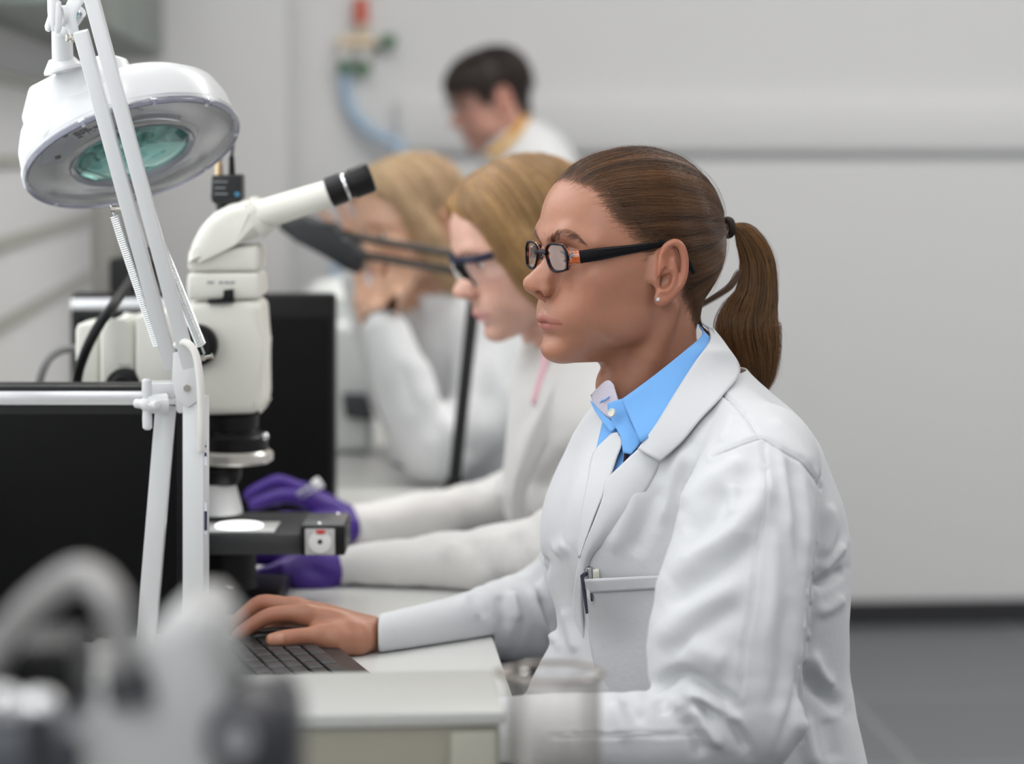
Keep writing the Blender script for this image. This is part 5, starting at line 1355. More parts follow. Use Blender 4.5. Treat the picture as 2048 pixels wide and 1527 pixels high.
for dz, nm in ((-.031, 'a'), (.031, 'b')):
    a, b = at(508, 434, md + dz), at(668, 384, md + dz); mb = MB(); mb.cyl(a, b, .0178, .0160, n=32); et = mbuild(mb, 'eyepiece_tube', IVORY, mic)
    c, e = at(657, 386, md + dz), at(743, 353, md + dz); X = e - c; M = Matrix.Translation(c) @ X.to_track_quat('Z', 'Y').to_matrix().to_4x4(); L = X.length
    mb = MB(); mb.lathe([(0, 0), (.0165, 0), (.0178, .002), (.0178, L * .34), (.0160, L * .37), (.0160, L * .52), (.0176, L * .56), (.0180, L * .92), (.0165, L), (.0125, L), (.0115, L * .93), (0, L * .92)], M, 36); ep = mbuild(mb, 'eyepiece', BLACK, mic)
    mb = MB(); mb.lathe([(.0162, L * .39), (.0166, L * .42), (.0162, L * .45)], M, 36, False); mbuild(mb, 'eyepiece_ring', CHROME, ep)
# camera on top
cam_m = mat('camera_black', (.014, .015, .017), .4)
mb = MB(); pxprism(mb, [(423, 350), (483, 348), (484, 400), (476, 408), (428, 408), (421, 400)], md - .018, md + .018, .003); cb = mbuild(mb, 'camera_box', cam_m, mic)
mb = MB(); mb.cyl(at(456, 405, md), at(456, 425, md), .015, .013, n=24); mbuild(mb, 'camera_mount', BLACK, mic)
for i, (w_, yy, xx) in enumerate(((30, 362, 440), (22, 374, 440), (26, 386, 442))):
    mb = MB(); pxprism(mb, [(xx - w_ / 2, yy), (xx + w_ / 2, yy), (xx + w_ / 2, yy + 3), (xx - w_ / 2, yy + 3)], md - .0186, md - .0176, 0); mbuild(mb, 'camera_print', mat('ink_light_grey', (.22, .23, .25), .5), cb)
mb = MB(); mb.cyl(at(474, 388, md - .019), at(474, 388, md - .016), .003, n=12); mbuild(mb, 'status_light', mat('led_blue', (.05, .2, .35), .3), cb)
mb = MB(); mb.cyl(at(438, 350, md), at(438, 330, md), .0046, n=14); mb.cyl(at(438, 330, md), at(438, 318, md), .0040, n=6); mbuild(mb, 'connector', mat('brass', (.72, .55, .34), .25, metal=1), cb)
mb = MB(); mb.cyl(at(438, 318, md), at(437, 296, md), .0042, .0036, n=14); mb.cyl(at(464, 350, md), at(463, 312, md), .0040, .0032, n=14); mbuild(mb, 'cable_boot', BLACK, cb)
mb = MB()
for P in ([(437, 298), (437, 270), (425, 240), (360, 215), (290, 250), (262, 340), (262, 430), (290, 500)], [(463, 314), (466, 275), (455, 236), (370, 205), (280, 240), (250, 340), (252, 430), (286, 505)]):
    mb.tube([tuple(q) for q in spline([at(x, y, md + .02 * i) for i, (x, y) in enumerate(P)], 24)], .0020, 8)
mbuild(mb, 'camera_cable', BLACK, cb)
# nosepiece, objective
def vert(px, rows, d, name, m, parent, n=40):
    """turned piece with a vertical axis at pixel column px: rows of (py, radius px)"""
    sc = d / FPX; c = at(px, rows[0][0], d); mb = MB(); z0 = c.z
    mb.lathe([(r * sc, at(px, y, d).z - z0) for y, r in rows][::-1], Matrix.Translation(c), n); return mbuild(mb, name, m, parent)
vert(462, [(828, 0), (828, 56), (856, 54), (858, 46), (880, 50)], md, 'nosepiece_collar', BLACK, mic)
np_ = vert(470, [(866, 0), (866, 60), (872, 66), (900, 66), (902, 60)], md, 'nosepiece', BLACK, mic)
vert(470, [(898, 0), (898, 70), (904, 77), (918, 77), (924, 70), (925, 0)], md, 'nosepiece_rim', mat('rim_pale', (.62, .60, .56), .25, metal=.5), np_)
mb = MB(); mb.sph(at(530, 872, md - .03), .005, 12); mbuild(mb, 'click_stop', CHROME, np_)
ob = vert(436, [(966, 0), (966, 35), (974, 38), (1018, 49), (1025, 49), (1027, 0)], md, 'objective', mat('objective_white', (.62, .62, .62), .35), mic, 32)
vert(440, [(925, 0), (925, 30), (940, 44), (956, 42), (968, 34), (968, 0)], md, 'objective_mount', BLACK, ob, 32)
# stage
mb = MB(); sd0, sd1 = md - .10, md + .07
zt = at(500, 1068, sd0).z
def zbox(mb, x0, x1, d0, d1, z0, z1, bev=.002):
    xa, xb = at(x0, 1050, d0).x, at(x1, 1050, d0).x; mb.box((xb - xa, d1 - d0, z1 - z0), ((xa + xb) / 2, (d0 + d1) / 2, (z0 + z1) / 2), None, bev)
zbox(mb, 360, 604, sd0, sd1, zt - .024, zt); stg = mbuild(mb, 'stage', DARKG, mic)
mb = MB(); zbox(mb, 372, 548, sd0 + .012, sd0 + .085, zt, zt + .0015, .0005); mbuild(mb, 'stage_plate', mat('plate_white', (.80, .81, .80), .3), stg)
lit = at(478, 1046, sd0 + .05); mb = MB(); mb.lathe([(0, .003), (.026, .003), (.028, .002), (.028, 0), (0, 0)], Matrix.Translation((lit.x, sd0 + .05, zt + .0015)), 40); mbuild(mb, 'stage_light', mat('stage_light_glow', (1, 1, 1), .4, emit=(.96, 1, .97), estr=1.5), stg)
zf = at(640, 1052, sd0 - .012).z
mb = MB(); zbox(mb, 600, 690, sd0 - .012, sd0 + .085, zf - .034, zf, .0025); dv = mbuild(mb, 'stage_drive', BLACK, mic)
mb = MB(); zbox(mb, 604, 687, sd0 - .008, sd0 + .083, zf, zf + .0012, .0005); mbuild(mb, 'drive_lid', mat('lid_grey', (.15, .155, .16), .3), dv)
for x, y in ((639, 1044), (676, 1006)):
    d_ = sd0 + (.0 if y > 1030 else .075); mb = MB(); mb.sph((at(x, y, d_).x, d_, zf + .0018), .0028, 12, sc=(1, 1, .5)); mbuild(mb, 'screw', CHROME, dv)
D0 = sd0 - .0135
mb = MB(); mb.box((.034, .003, .030), at(640, 1083, D0), None, .001); mbuild(mb, 'dial_plate', mat('dial_grey', (.50, .50, .50), .35), dv)
mb = MB(); mb.cyl(at(640, 1083, D0 - .004), at(640, 1083, D0), .0128, n=30); mb.cyl(at(640, 1083, D0 - .006), at(640, 1083, D0), .008, n=30); mbuild(mb, 'dial', mat('dial_white', (.74, .74, .73), .3), dv)
mb = MB(); mb.cyl(at(640, 1083, D0 - .0068), at(640, 1083, D0 - .004), .0028, n=16); mbuild(mb, 'dial_hole', BLACK, dv)
mb = MB(); pxprism(mb, [(632, 1060), (650, 1060), (650, 1066), (644, 1066), (641, 1069), (638, 1066), (632, 1066)], D0 - .0045, D0 - .002, 0); mbuild(mb, 'dial_mark', mat('mark_red', (.6, .04, .03), .4), dv)
vert(455, [(1100, 0), (1100, 58), (1165, 58), (1180, 66), (1182, 0)], md - .02, 'stage_column', BLACK, mic)
mb = MB(); zb = DESK + .001; zbox(mb, 330, 556, md - .09, md + .068, zb, zb + .022, .006); mbuild(mb, 'foot', BLACK, mic)
mb = MB(); mb.sph(at(459, 1176, md - .063), .0045, 12); mbuild(mb, 'foot_screw', CHROME, mic)
# arm and column at the left
mb = MB(); pxprism(mb, [(150, 652), (162, 645), (198, 643), (196, 900), (150, 900)], md + .0, md + .07, .006, 3); mbuild(mb, 'lamp_house', IVORY, mic)
mb = MB(); pxprism(mb, [(199, 648), (225, 645), (268, 632), (268, 900), (199, 900)], md - .015, md + .085, .006, 3); mbuild(mb, 'arm_rear', IVORY, mic)
mb = MB(); pxprism(mb, [(270, 631), (300, 624), (335, 622), (376, 640), (376, 880), (270, 900)], md - .03, md + .07, .006, 3); mbuild(mb, 'arm', IVORY, mic)
mb = MB(); zx0, zx1 = at(150, 900, md).x, at(300, 900, md).x; mb.box((zx1 - zx0, .08, at(0, 895, md).z - DESK - .001), ((zx0 + zx1) / 2, md + .035, (at(0, 895, md).z + DESK + .001) / 2), None, .006); mbuild(mb, 'column', IVORY, mic)
def kn(px, py, r, d, name):
    C = at(px, py, d); mb = MB(); M = Matrix.Translation(C) @ Matrix.Rotation(R(90), 4, 'X'); s_ = r * d / FPX
    mb.lathe([(0, .022), (s_ * .6, .022), (s_ * .66, .020), (s_ * .68, .012), (s_ * .96, .010), (s_, .008), (s_, -.006), (0, -.006)], M, 40); return mbuild(mb, name, BLACK, mic)
kn(249, 772, 37, md - .02, 'focus_knob'); kn(394, 690, 42, md - .052, 'focus_knob')
mb = MB()
for x0 in (238, 243, 248, 253, 258): pxprism(mb, [(x0, 728), (x0 + 3, 728), (x0 + 3, 732), (x0, 732)], md - .0158, md - .0148, 0)
mbuild(mb, 'arm_print', mat('ink_grey', (.35, .35, .36), .6), mic)
# cables at the left
def cable(name, pts, r, m, label):
    P = [at(*p) for p in pts]; o = P[0].copy(); e = empty(name, o, label=label, cat='cable'); mb = MB(); mb.tube([tuple(q) for q in spline(P, 60)], r, 12); mbuild(mb, 'cord', m, e); return e
cable('power_cable', [(300, 500, 3.0), (262, 560, 2.9), (225, 612, 2.82), (195, 655, 2.80), (170, 705, 2.80), (154, 760, 2.81), (150, 850, 2.815), (160, 1080, 2.82), (200, 1185, 2.825)], .0062, BLACK, 'thick black cable hanging down left of the ivory microscope')
cable('grey_cable', [(215, 700, 3.1), (160, 697, 3.05), (118, 702, 3.02), (90, 730, 3.0), (76, 790, 3.0), (80, 900, 3.0), (120, 1100, 3.02), (160, 1146, 3.02)], .0052, mat('cable_grey', (.16, .16, .16), .5), 'grey looped cable at the left edge of the far monitor')
# ---- blurred microscope right in front (about one metre from the viewer)
fd = 1.12
fc = at(430, 1500, fd + .05); fc.z = DESK
fm = empty('microscope', fc, label='white microscope out of focus in the near left corner, with a black focus knob', cat='microscope')
FW = mat('fore_white', (.50, .505, .50), .35, coat=.2)
mb = MB(); pxprism(mb, [(430, 1245), (442, 1290), (434, 1360), (420, 1420), (440, 1527), (440, 1800), (150, 1800), (150, 1530), (185, 1465), (172, 1400), (255, 1325), (330, 1238), (380, 1215)], fd, fd + .09, .010, 4); fb = mbuild(mb, 'body', FW, fm)
mb = MB(); pxprism(mb, [(432, 1412), (500, 1392), (572, 1398), (592, 1440), (592, 1800), (432, 1800)], fd + .012, fd + .07, .006, 3); mbuild(mb, 'drive_housing', mat('fore_drive', (.055, .055, .062), .4), fm)
mb = MB(); pxprism(mb, [(548, 1352), (580, 1352), (580, 1420), (548, 1420)], fd + .03, fd + .05, .003, 2); mbuild(mb, 'drive_lever', mat('fore_drive', (.05, .05, .06)), fm)
C = at(480, 1465, fd - .002); mb = MB(); M = Matrix.Translation(C) @ Matrix.Rotation(R(90), 4, 'X'); mb.lathe([(0, .012), (.009, .012), (.0095, .014), (.0135, .014), (.0155, .012), (.0165, -.002), (0, -.002)], M, 40); fk = mbuild(mb, 'focus_knob', mat('fore_knob', (.05, .05, .058), .35), fm)
mb = MB(); mb.lathe([(0, .016), (.0085, .0155), (.009, .013), (0, .012)], M, 32); mbuild(mb, 'knob_cap', mat('fore_knob_cap', (.36, .36, .37), .3, metal=.4), fk)
zz = at(0, 1790, fd).z
mb = MB(); mb.box((.05, .05, zz - DESK - .001), (at(400, 1500, fd).x, fd + .05, (zz + DESK) / 2), None, .006); mbuild(mb, 'column', FW, fm)
mb = MB(); mb.box((.11, .13, .03), (at(420, 1500, fd).x, fd + .055, DESK + .0155), None, .008); mbuild(mb, 'foot', FW, fm)
gx = at(60, 1500, fd + .04); gx.z = DESK
gl = empty('gooseneck_light', gx, label='bent grey metal light guide blurred at the lower left corner', cat='light')
GREYT = mat('gooseneck_grey', (.33, .32, .315), .42, metal=.4)
mb = MB(); mb.tube([tuple(q) for q in spline([at(-120, 1560, fd + .06), at(-60, 1400, fd + .04), at(10, 1280, fd + .03), at(85, 1195, fd + .02), at(165, 1150, fd + .01), at(220, 1195, fd), at(240, 1270, fd), at(250, 1340, fd)], 60)], .0082, 20); mbuild(mb, 'bent_tube', GREYT, gl)
X = at(262, 1400, fd) - at(249, 1335, fd); mb = MB(); mb.cyl(at(249, 1335, fd), at(262, 1400, fd), .0105, .012, n=28); mbuild(mb, 'light_end', DARKG, gl)
pb = at(-120, 1560, fd + .06); mb = MB(); mb.cyl(pb, Vector((pb.x, pb.y, DESK + .06)), .0088, n=20); mbuild(mb, 'post', GREYT, gl)
mb = MB(); mb.box((.12, .16, .09), (pb.x - .03, fd + .08, DESK + .0455), None, .008); mbuild(mb, 'light_source', DARKG, gl)
mb = MB(); pxprism(mb, [(-160, 1300), (140, 1295), (146, 1370), (146, 1475), (-160, 1475)], fd + .055, fd + .12, .006, 3); mbuild(mb, 'bracket', BLACK, gl)
mb = MB(); pxprism(mb, [(-160, 1472), (145, 1470), (145, 1700), (-160, 1700)], fd + .005, fd + .12, .006, 3); mbuild(mb, 'housing', mat('slate_blue', (.085, .095, .11), .4), gl)
q0 = at(80, 1415, fd - .02)
pl = empty('polished_clamp', Vector((q0.x, q0.y, DESK)), label='polished metal rod clamp shining at the lower left edge, blurred', cat='clamp')
mb = MB(); mb.sph(q0, .0105, 28, sc=(1, .7, .8)); mbuild(mb, 'clamp_knob', mat('polished_bright', (.85, .85, .85), .22, metal=.7), pl)
mb = MB(); mb.sph(at(5, 1405, fd - .02), .008, 24); mb.cyl(at(5, 1405, fd - .015), q0, .006, n=16); mbuild(mb, 'clamp_arm', mat('polished_bright', (1, 1, 1)), pl)
mb = MB(); mb.cyl(Vector((q0.x, q0.y - .004, DESK + .012)), q0 + Vector((0, -.004, .0)), .007, n=16); mbuild(mb, 'rod', mat('rod_dark', (.06, .06, .07), .3, metal=.6), pl)
mb = MB(); mb.box((.05, .09, .012), (q0.x - .01, q0.y - .035, DESK + .0065), None, .003); mbuild(mb, 'foot', DARKG, pl)
# ---------------------------------------------------------------- the three people behind (same head builder, coarser)
gB, scalpB = head_grid(2.4, neck_to=-150)
BVm, BFm = gB.mesh(); BTm = head_tones(BVm)
def head_frame(px, py, d, yaw, pitch, scale=1.0):
    a, t = R(yaw), R(pitch); fw = np.array((-math.cos(a), -math.sin(a), 0)); lf = np.array((math.sin(a), -math.cos(a), 0)); up = np.array((0, 0, 1.0))
    f2 = fw * math.cos(t) - up * math.sin(t); u2 = up * math.cos(t) + fw * math.sin(t)
    M = np.stack([f2, lf, u2], 1) * 0.001 * scale; o = np.array(at(px, py, d))
    return lambda P: np.asarray(P, float) @ M.T + o
def person(px, py, d, label):
    c = at(px, py, d); c.z = 0
    return empty('person', c, label=label, cat='person')
def hair_shell(par, h2, poly, thick, m, extra=None, h=3.5, zlo=-160):
    g = Grid((-150, -120, zlo), (125, 120, 150), h); X, Y, Z = np.meshgrid(*g.ax, indexing='ij'); P = np.stack([X.ravel(), Y.ravel(), Z.ravel()], 1)
    sd_ = scalpB.sample(P) - thick(P); H = poly_sd(P[:, 0], P[:, 2], poly)
    D = -smin(-sd_, H, 6.0); g.D = D.reshape(g.D.shape).astype(np.float32)
    if extra: extra(g)
    v, F_ = g.mesh(); v = smooth_mesh(v, F_, 2); return wlink('hair', h2(v), F_, m, par), v, g
def falling(N, roots, g, ends, K=16, seed=2, rnd_=2.0, layer=1.5):
    """strands lying on the hair shell g from roots to ends"""
    rs = np.random.RandomState(seed); P = roots.copy(); out = [P.copy()]
    for k in range(1, K):
        d = ends - P; n = g.grad(P, 5.0); t = d - n * np.minimum(0, (d * n).sum(1, keepdims=True)); t = t * .9 + d * .1
        P = P + t / (K - k); Q = P - n * (g.sample(P) - layer)[:, None]; w = .75
        P = np.where((g.sample(P) < 30)[:, None], P * (1 - w) + Q * w, P) + rs.normal(0, .25, P.shape); out.append(P.copy())
    return np.stack(out, 1) + (rs.normal(0, rnd_, (N, 1, 3)) * np.linspace(.2, 1, K)[None, :, None])
def coat_body(par, sections, arms, m, lo, hi, h=.0075, k=.03, folds=(), name='lab_coat', seed=5):
    g = Grid(lo, hi, h); first = True
    for a, b, ra, rb in sections: g.cap(a, b, ra, rb, k=0 if first else k * 1.6, pad=.5 if first else 0); first = False
    for ch in arms: g.chain(ch, k=k * .5, n=10)
    clear_bench(g); v, F_ = g.mesh(); v = v + vnormals(v, F_) * ((noise3(v, 22, seed) * .0030 + noise3(v * (1, 1, .35), 55, seed + 1) * .0016))[:, None]
    if folds: v = apply_folds(v, F_, folds, [])
    return wlink(name, v, F_, m, par), g
CO2 = cloth_mat('coat_cream', (.69, .68, .665)); CO3 = cloth_mat('coat_white_b', (.71, .72, .73))
SK2 = skin_mat('skin_fair', (.67, .40, .31)); SK3 = skin_mat('skin_warm', (.68, .42, .29)); SK4 = skin_mat('skin_rosy', (.60, .33, .26))
GLOVE = mat('glove_violet', srgb(64, 32, 130), .45, bump=.3, bscale=300)
hC = np.array(at(742, 1268, 2.583))
def place_hand(to, px_dir, roll=0.0, mirror=False, sc=1.0, tilt=0.0):
    """copy of the modelled hand: wrist at TO, fingers along angle px_dir (degrees, 0 = picture left, 90 = up)"""
    M = Matrix.Translation(to) @ Matrix.Rotation(R(tilt), 4, 'Z') @ Matrix.Rotation(R(px_dir), 4, 'Y') @ Matrix.Rotation(R(roll), 4, 'X') @ Matrix.Diagonal((sc, -sc if mirror else sc, sc, 1)) @ Matrix.Translation(-Vector(hC))
    q = np.array(M); v = hV @ q[:3, :3].T + q[:3, 3]; return v, (hF[:, ::-1] if mirror else hF)

# ---- second woman: blonde, safety glasses, violet gloves
w2 = person(1250, 900, 3.25, 'person with long blonde hair, safety glasses and violet gloves, next behind the front woman')
f2 = head_frame(1062, 515, 3.15, 18, 20)
BL2 = mat('hair_blonde_base', srgb(136, 104, 68), .5, noise=.2, nscale=60); BLS2 = hair_mat('hair_blonde', srgb(104, 74, 42), srgb(222, 180, 122), .4)
POLY2 = [(78, 96), (72, 84), (66, 70), (64, 50), (60, 25), (54, 0), (44, -25), (28, -50), (8, -72), (-10, -95), (-20, -135), (-150, -135), (-150, 170), (120, 170), (90, 110)]
hs2, hv2, hg2 = hair_shell(w2, f2, POLY2, lambda P: 5 + 6 * np.clip((P[:, 2] - 40) / 60, 0, 1) + 5 * np.clip((20 - P[:, 2]) / 60, 0, 1), BL2,
    extra=lambda g: [g.chain([(20, s * 74, 40, 10), (6, s * 80, 0, 14), (-14, s * 74, -50, 17), (-40, s * 66, -110, 18)], k=14) for s in (1, -1)] + [g.chain([(-70, 0, 60, 30), (-82, 0, 0, 34), (-84, 0, -60, 36), (-84, 0, -120, 32)], k=20)])
def drape(hv, g, N, seed, zmax=60, back=-30, endz=-150):
    rs = np.random.RandomState(seed); top = hv[(hv[:, 2] > zmax - 60)]; r = top[rs.choice(len(top), N)]
    sgn = np.where(r[:, 1] >= 0, 1, -1); e = np.stack([r[:, 0] * .45 + back, sgn * (62 + rs.uniform(-8, 8, N)), np.full(N, endz) + rs.uniform(0, 40, N)], 1)
    return falling(N, r, g, e, seed=seed)
S = drape(hv2, hg2, 3200, 31); strands('hair_strands', f2(S.reshape(-1, 3)).reshape(S.shape) - np.array(w2.location), .00022, BLS2, hs2, shade=.5 + .5 * noise3(np.stack([S[:, 0, 0] * .12, S[:, 0, 1] * .04, S[:, 0, 2] * .02], 1), 1.0, 3) + nrs.uniform(-.25, .25, len(S)))
P5 = lambda x, y, d, r: (*at(x, y, d), r)
hw2 = place_hand(at(690, 1136, 2.985), -2, roll=0, mirror=True); hw2b = place_hand(at(716, 1052, 3.26), 14, roll=10)
bg = Grid(np.array(at(950, 1250, 2.9)) - (.1, 0, 0), np.array(at(1400, 600, 3.6)) + (.1, 0, .05), .012)
bg.chain([P5(1110, 640, 3.2, .05), P5(1165, 750, 3.24, .065), P5(1220, 900, 3.25, .10), P5(1260, 1180, 3.28, .12)], pad=.4)
v_, F_ = bg.mesh(); A = join([(f2(BVm), BFm, BTm), (v_, F_, np.ones((len(v_), 3)))]); wlink('body', A[0], A[1], SK2, w2, cols=A[2])
for nm, (v, F_) in (('glove', hw2), ('glove', hw2b)): wlink(nm, v + vnormals(v, F_) * .0008, F_, GLOVE, w2)
mb = MB()
for a, b in ((at(700, 1140, 2.985), at(676, 1144, 2.985)), ): mb.cyl(a, b, .026, .0245, n=24)
mbuild(mb, 'glove_cuff', GLOVE, w2)
mb = MB(); mb.cyl(at(726, 1058, 3.26), at(700, 1046, 3.26), .028, .026, n=24); mbuild(mb, 'glove_cuff', GLOVE, w2)
FO2 = [([(1060, 960), (1090, 1040), (1140, 1100)], 16, 7), ([(990, 1060), (1000, 1120), (1015, 1160)], 12, 7), ([(940, 1075), (952, 1110), (962, 1140)], 11, -6), ([(905, 1080), (890, 1120)], 12, 6), ([(1030, 1060), (1045, 1110), (1060, 1150)], 12, -7), ([(1090, 820), (1050, 900), (1035, 990)], 14, 6), ([(1140, 900), (1080, 990)], 16, -6), ([(1150, 980), (1100, 1040)], 14, 6), ([(980, 950), (1010, 1000)], 12, 5)]
ct2, cg2 = coat_body(w2, [(at(1218, 775, 3.22), at(1275, 1180, 3.28), .125, .165), (at(1185, 750, 3.2), at(1275, 830, 3.09), .075, .075), (at(1175, 750, 3.25), at(1195, 815, 3.42), .066, .072), (at(1150, 850, 3.2), at(1140, 965, 3.22), .082, .088)],
    [[P5(1275, 840, 3.08, .066), P5(1275, 980, 3.0, .064), P5(1190, 1095, 2.94, .060)], [P5(1190, 1100, 2.94, .058), P5(1000, 1120, 2.95, .046), P5(850, 1132, 2.97, .038), P5(708, 1140, 2.985, .032)],
     [P5(1195, 820, 3.42, .062), P5(1120, 940, 3.5, .058), P5(1030, 1010, 3.46, .050)], [P5(1030, 1010, 3.46, .048), P5(880, 1035, 3.36, .040), P5(728, 1055, 3.265, .034)]], CO2, np.array(at(650, 1290, 2.75)) - (.05, 0, 0), np.array(at(1500, 650, 3.75)) + (0, 0, .12), folds=FO2)
patch('collar', [(1142, 700), (1116, 755), (1078, 830), (1046, 910), (1024, 985), (1022, 1075)], [(1190, 715), (1152, 790), (1106, 860), (1072, 930), (1050, 990), (1046, 1075)], (.014, .006), CO2, ct2, g=cg2, n=24, k=8, dfall=3.12)
patch('pink_shirt', [(1086, 690), (1078, 740), (1060, 806)], [(1106, 690), (1092, 745), (1070, 810)], .020, mat('shirt_pink', srgb(240, 196, 206), .8), w2, g=cg2, n=12, k=5, dfall=3.14)
seated_legs(w2, at(1275, 1500, 3.3), (-1, -.1, 0), 'grey'); stool(1270, 3.3, 'black round stool under the woman with violet gloves')
# safety glasses
sg = empty('safety_glasses', f2([(90, 0, 22)])[0], label='clear safety glasses with a blue brow bar on the blonde woman with gloves', cat='glasses')
NB = mat('blue_plastic', srgb(14, 20, 50), .35)
mb = MB(); mb.tube([tuple(q) for q in f2(spline([(66, -66, 32), (86, -52, 33), (97, -22, 34), (99, 0, 34), (97, 22, 34), (86, 52, 33), (66, 66, 32)], 40))], .0048, 10, sx=.5, up=(0, 0, 1)); mbuild(mb, 'brow_bar', NB, sg)
rows_ = []
for z, o in ((33, 0), (22, 1), (10, 0), (-2, -3)): rows_.append(f2(spline([(62, -70, z), (88 + o, -52, z), (98 + o, -24, z), (100 + o, 0, z + (6 if z < 0 else 0)), (98 + o, 24, z), (88 + o, 52, z), (62, 70, z)], 30)))
Vv = np.vstack(rows_); ix = np.arange(120).reshape(4, 30); Fq = np.stack([ix[:-1, :-1], ix[:-1, 1:], ix[1:, 1:], ix[1:, :-1]], -1).reshape(-1, 4); wlink('shield', Vv, Fq, thin_glass('shield_clear', (.93, .94, .96), .02, .05, 1.15), sg)
# vial held in the far glove
vl = empty('glass_vial', at(618, 978, 3.22), label='small clear tube held up in the violet glove behind the stage', cat='vial')
mb = MB(); a, b = at(598, 992, 3.22), at(640, 964, 3.22); mb.cyl(a, b, .0075, n=24); mbuild(mb, 'tube', thin_glass('vial_glass', (.88, .88, .90), .14, .08), vl)
mb = MB(); mb.cyl(at(630, 971, 3.22), at(642, 963, 3.22), .0085, n=24); mbuild(mb, 'cap', mat('vial_cap', (.75, .75, .77), .4), vl)

# ---- third woman: pale blonde, chin on her hand
w3 = person(960, 900, 4.15, 'person with pale blonde hair resting chin on hand, third along the bench')
f3 = head_frame(828, 468, 4.05, 34, 14)
BL3 = mat('hair_pale_base', srgb(176, 152, 116), .5, noise=.2, nscale=60); BLS3 = hair_mat('hair_pale', srgb(150, 116, 82), srgb(242, 212, 172), .4)
POLY3 = [(80, 98), (72, 88), (60, 74), (56, 50), (52, 25), (46, 0), (36, -25), (20, -50), (0, -75), (-15, -100), (-20, -140), (-150, -140), (-150, 170), (120, 170), (90, 112)]
hs3, hv3, hg3 = hair_shell(w3, f3, POLY3, lambda P: 6 + 7 * np.clip((P[:, 2] - 40) / 60, 0, 1) + 6 * np.clip((20 - P[:, 2]) / 60, 0, 1), BL3,
    extra=lambda g: [g.chain([(30, s * 72, 45, 11), (16, s * 82, 5, 15), (0, s * 76, -40, 16), (-20, s * 66, -90, 14)], k=14) for s in (1, -1)] + [g.chain([(-66, 0, 60, 32), (-80, 0, 0, 34), (-80, 0, -80, 30)], k=20)])
S = drape(hv3, hg3, 2400, 41, endz=-130); strands('hair_strands', f3(S.reshape(-1, 3)).reshape(S.shape) - np.array(w3.location), .00028, BLS3, hs3, shade=.55 + .5 * noise3(np.stack([S[:, 0, 0] * .12, S[:, 0, 1] * .04, S[:, 0, 2] * .02], 1), 1.0, 3) + nrs.uniform(-.25, .25, len(S)))
hw3 = place_hand(at(756, 650, 3.93), 98, roll=-70, mirror=True, tilt=0, sc=.92)
hw3b = place_hand(at(712, 540, 4.185), 78, roll=-40, sc=.92)
bg = Grid(np.array(at(850, 1150, 3.8)) - (.2, 0, 0), np.array(at(1100, 560, 4.5)) + (.1, 0, .1), .014)
bg.chain([P5(845, 590, 4.07, .05), P5(880, 700, 4.12, .07), P5(930, 800, 4.15, .11), P5(980, 1060, 4.2, .12)], pad=.4)
v_, F_ = bg.mesh(); A = join([(f3(BVm), BFm, BTm), (hw3[0], hw3[1], np.ones_like(hT)), (hw3b[0], hw3b[1], np.ones_like(hT)), (v_, F_, np.ones((len(v_), 3)))]); wlink('body', A[0], A[1], SK3, w3, cols=A[2])
ct3, cg3 = coat_body(w3, [(at(920, 680, 4.12), at(985, 1080, 4.2), .12, .165), (at(880, 640, 4.1), at(985, 690, 4.02), .075, .075), (at(880, 640, 4.12), at(900, 690, 4.3), .07, .07), (at(890, 760, 4.12), at(900, 880, 4.12), .095, .10)],
    [[P5(990, 700, 4.0, .068), P5(960, 830, 3.93, .062), P5(880, 900, 3.88, .058)], [P5(868, 905, 3.88, .056), P5(815, 800, 3.90, .050), P5(772, 668, 3.93, .040)],
     [P5(905, 700, 4.3, .062), P5(880, 820, 4.35, .058), P5(830, 890, 4.33, .050)], [P5(830, 890, 4.30, .046), P5(766, 720, 4.20, .038), P5(716, 560, 4.19, .030)]], CO3, np.array(at(640, 1160, 3.7)) - (.05, 0, 0), np.array(at(1180, 570, 4.6)) + (0, 0, .10), h=.009,
     folds=[([(835, 700), (870, 800), (905, 880)], 16, 7), ([(880, 640), (890, 760), (880, 860)], 14, -7), ([(940, 720), (930, 820), (890, 900)], 16, 7), ([(980, 760), (960, 860), (930, 930)], 16, -7), ([(800, 720), (830, 830)], 12, -5)])
patch('collar', [(836, 590), (846, 640), (830, 720), (826, 790)], [(900, 590), (890, 650), (866, 730), (850, 800)], (.012, .006), CO3, ct3, g=cg3, n=20, k=6, dfall=4.02)
patch('red_shirt', [(800, 600), (806, 640), (818, 680)], [(838, 596), (836, 640), (834, 680)], .008, mat('cloth_red', srgb(190, 60, 58), .8), w3, g=cg3, n=10, k=5, dfall=4.06)
seated_legs(w3, at(985, 1330, 4.2), (-1, -.1, 0), 'grey'); stool(990, 4.2, 'black round stool under the woman with pale blonde hair')

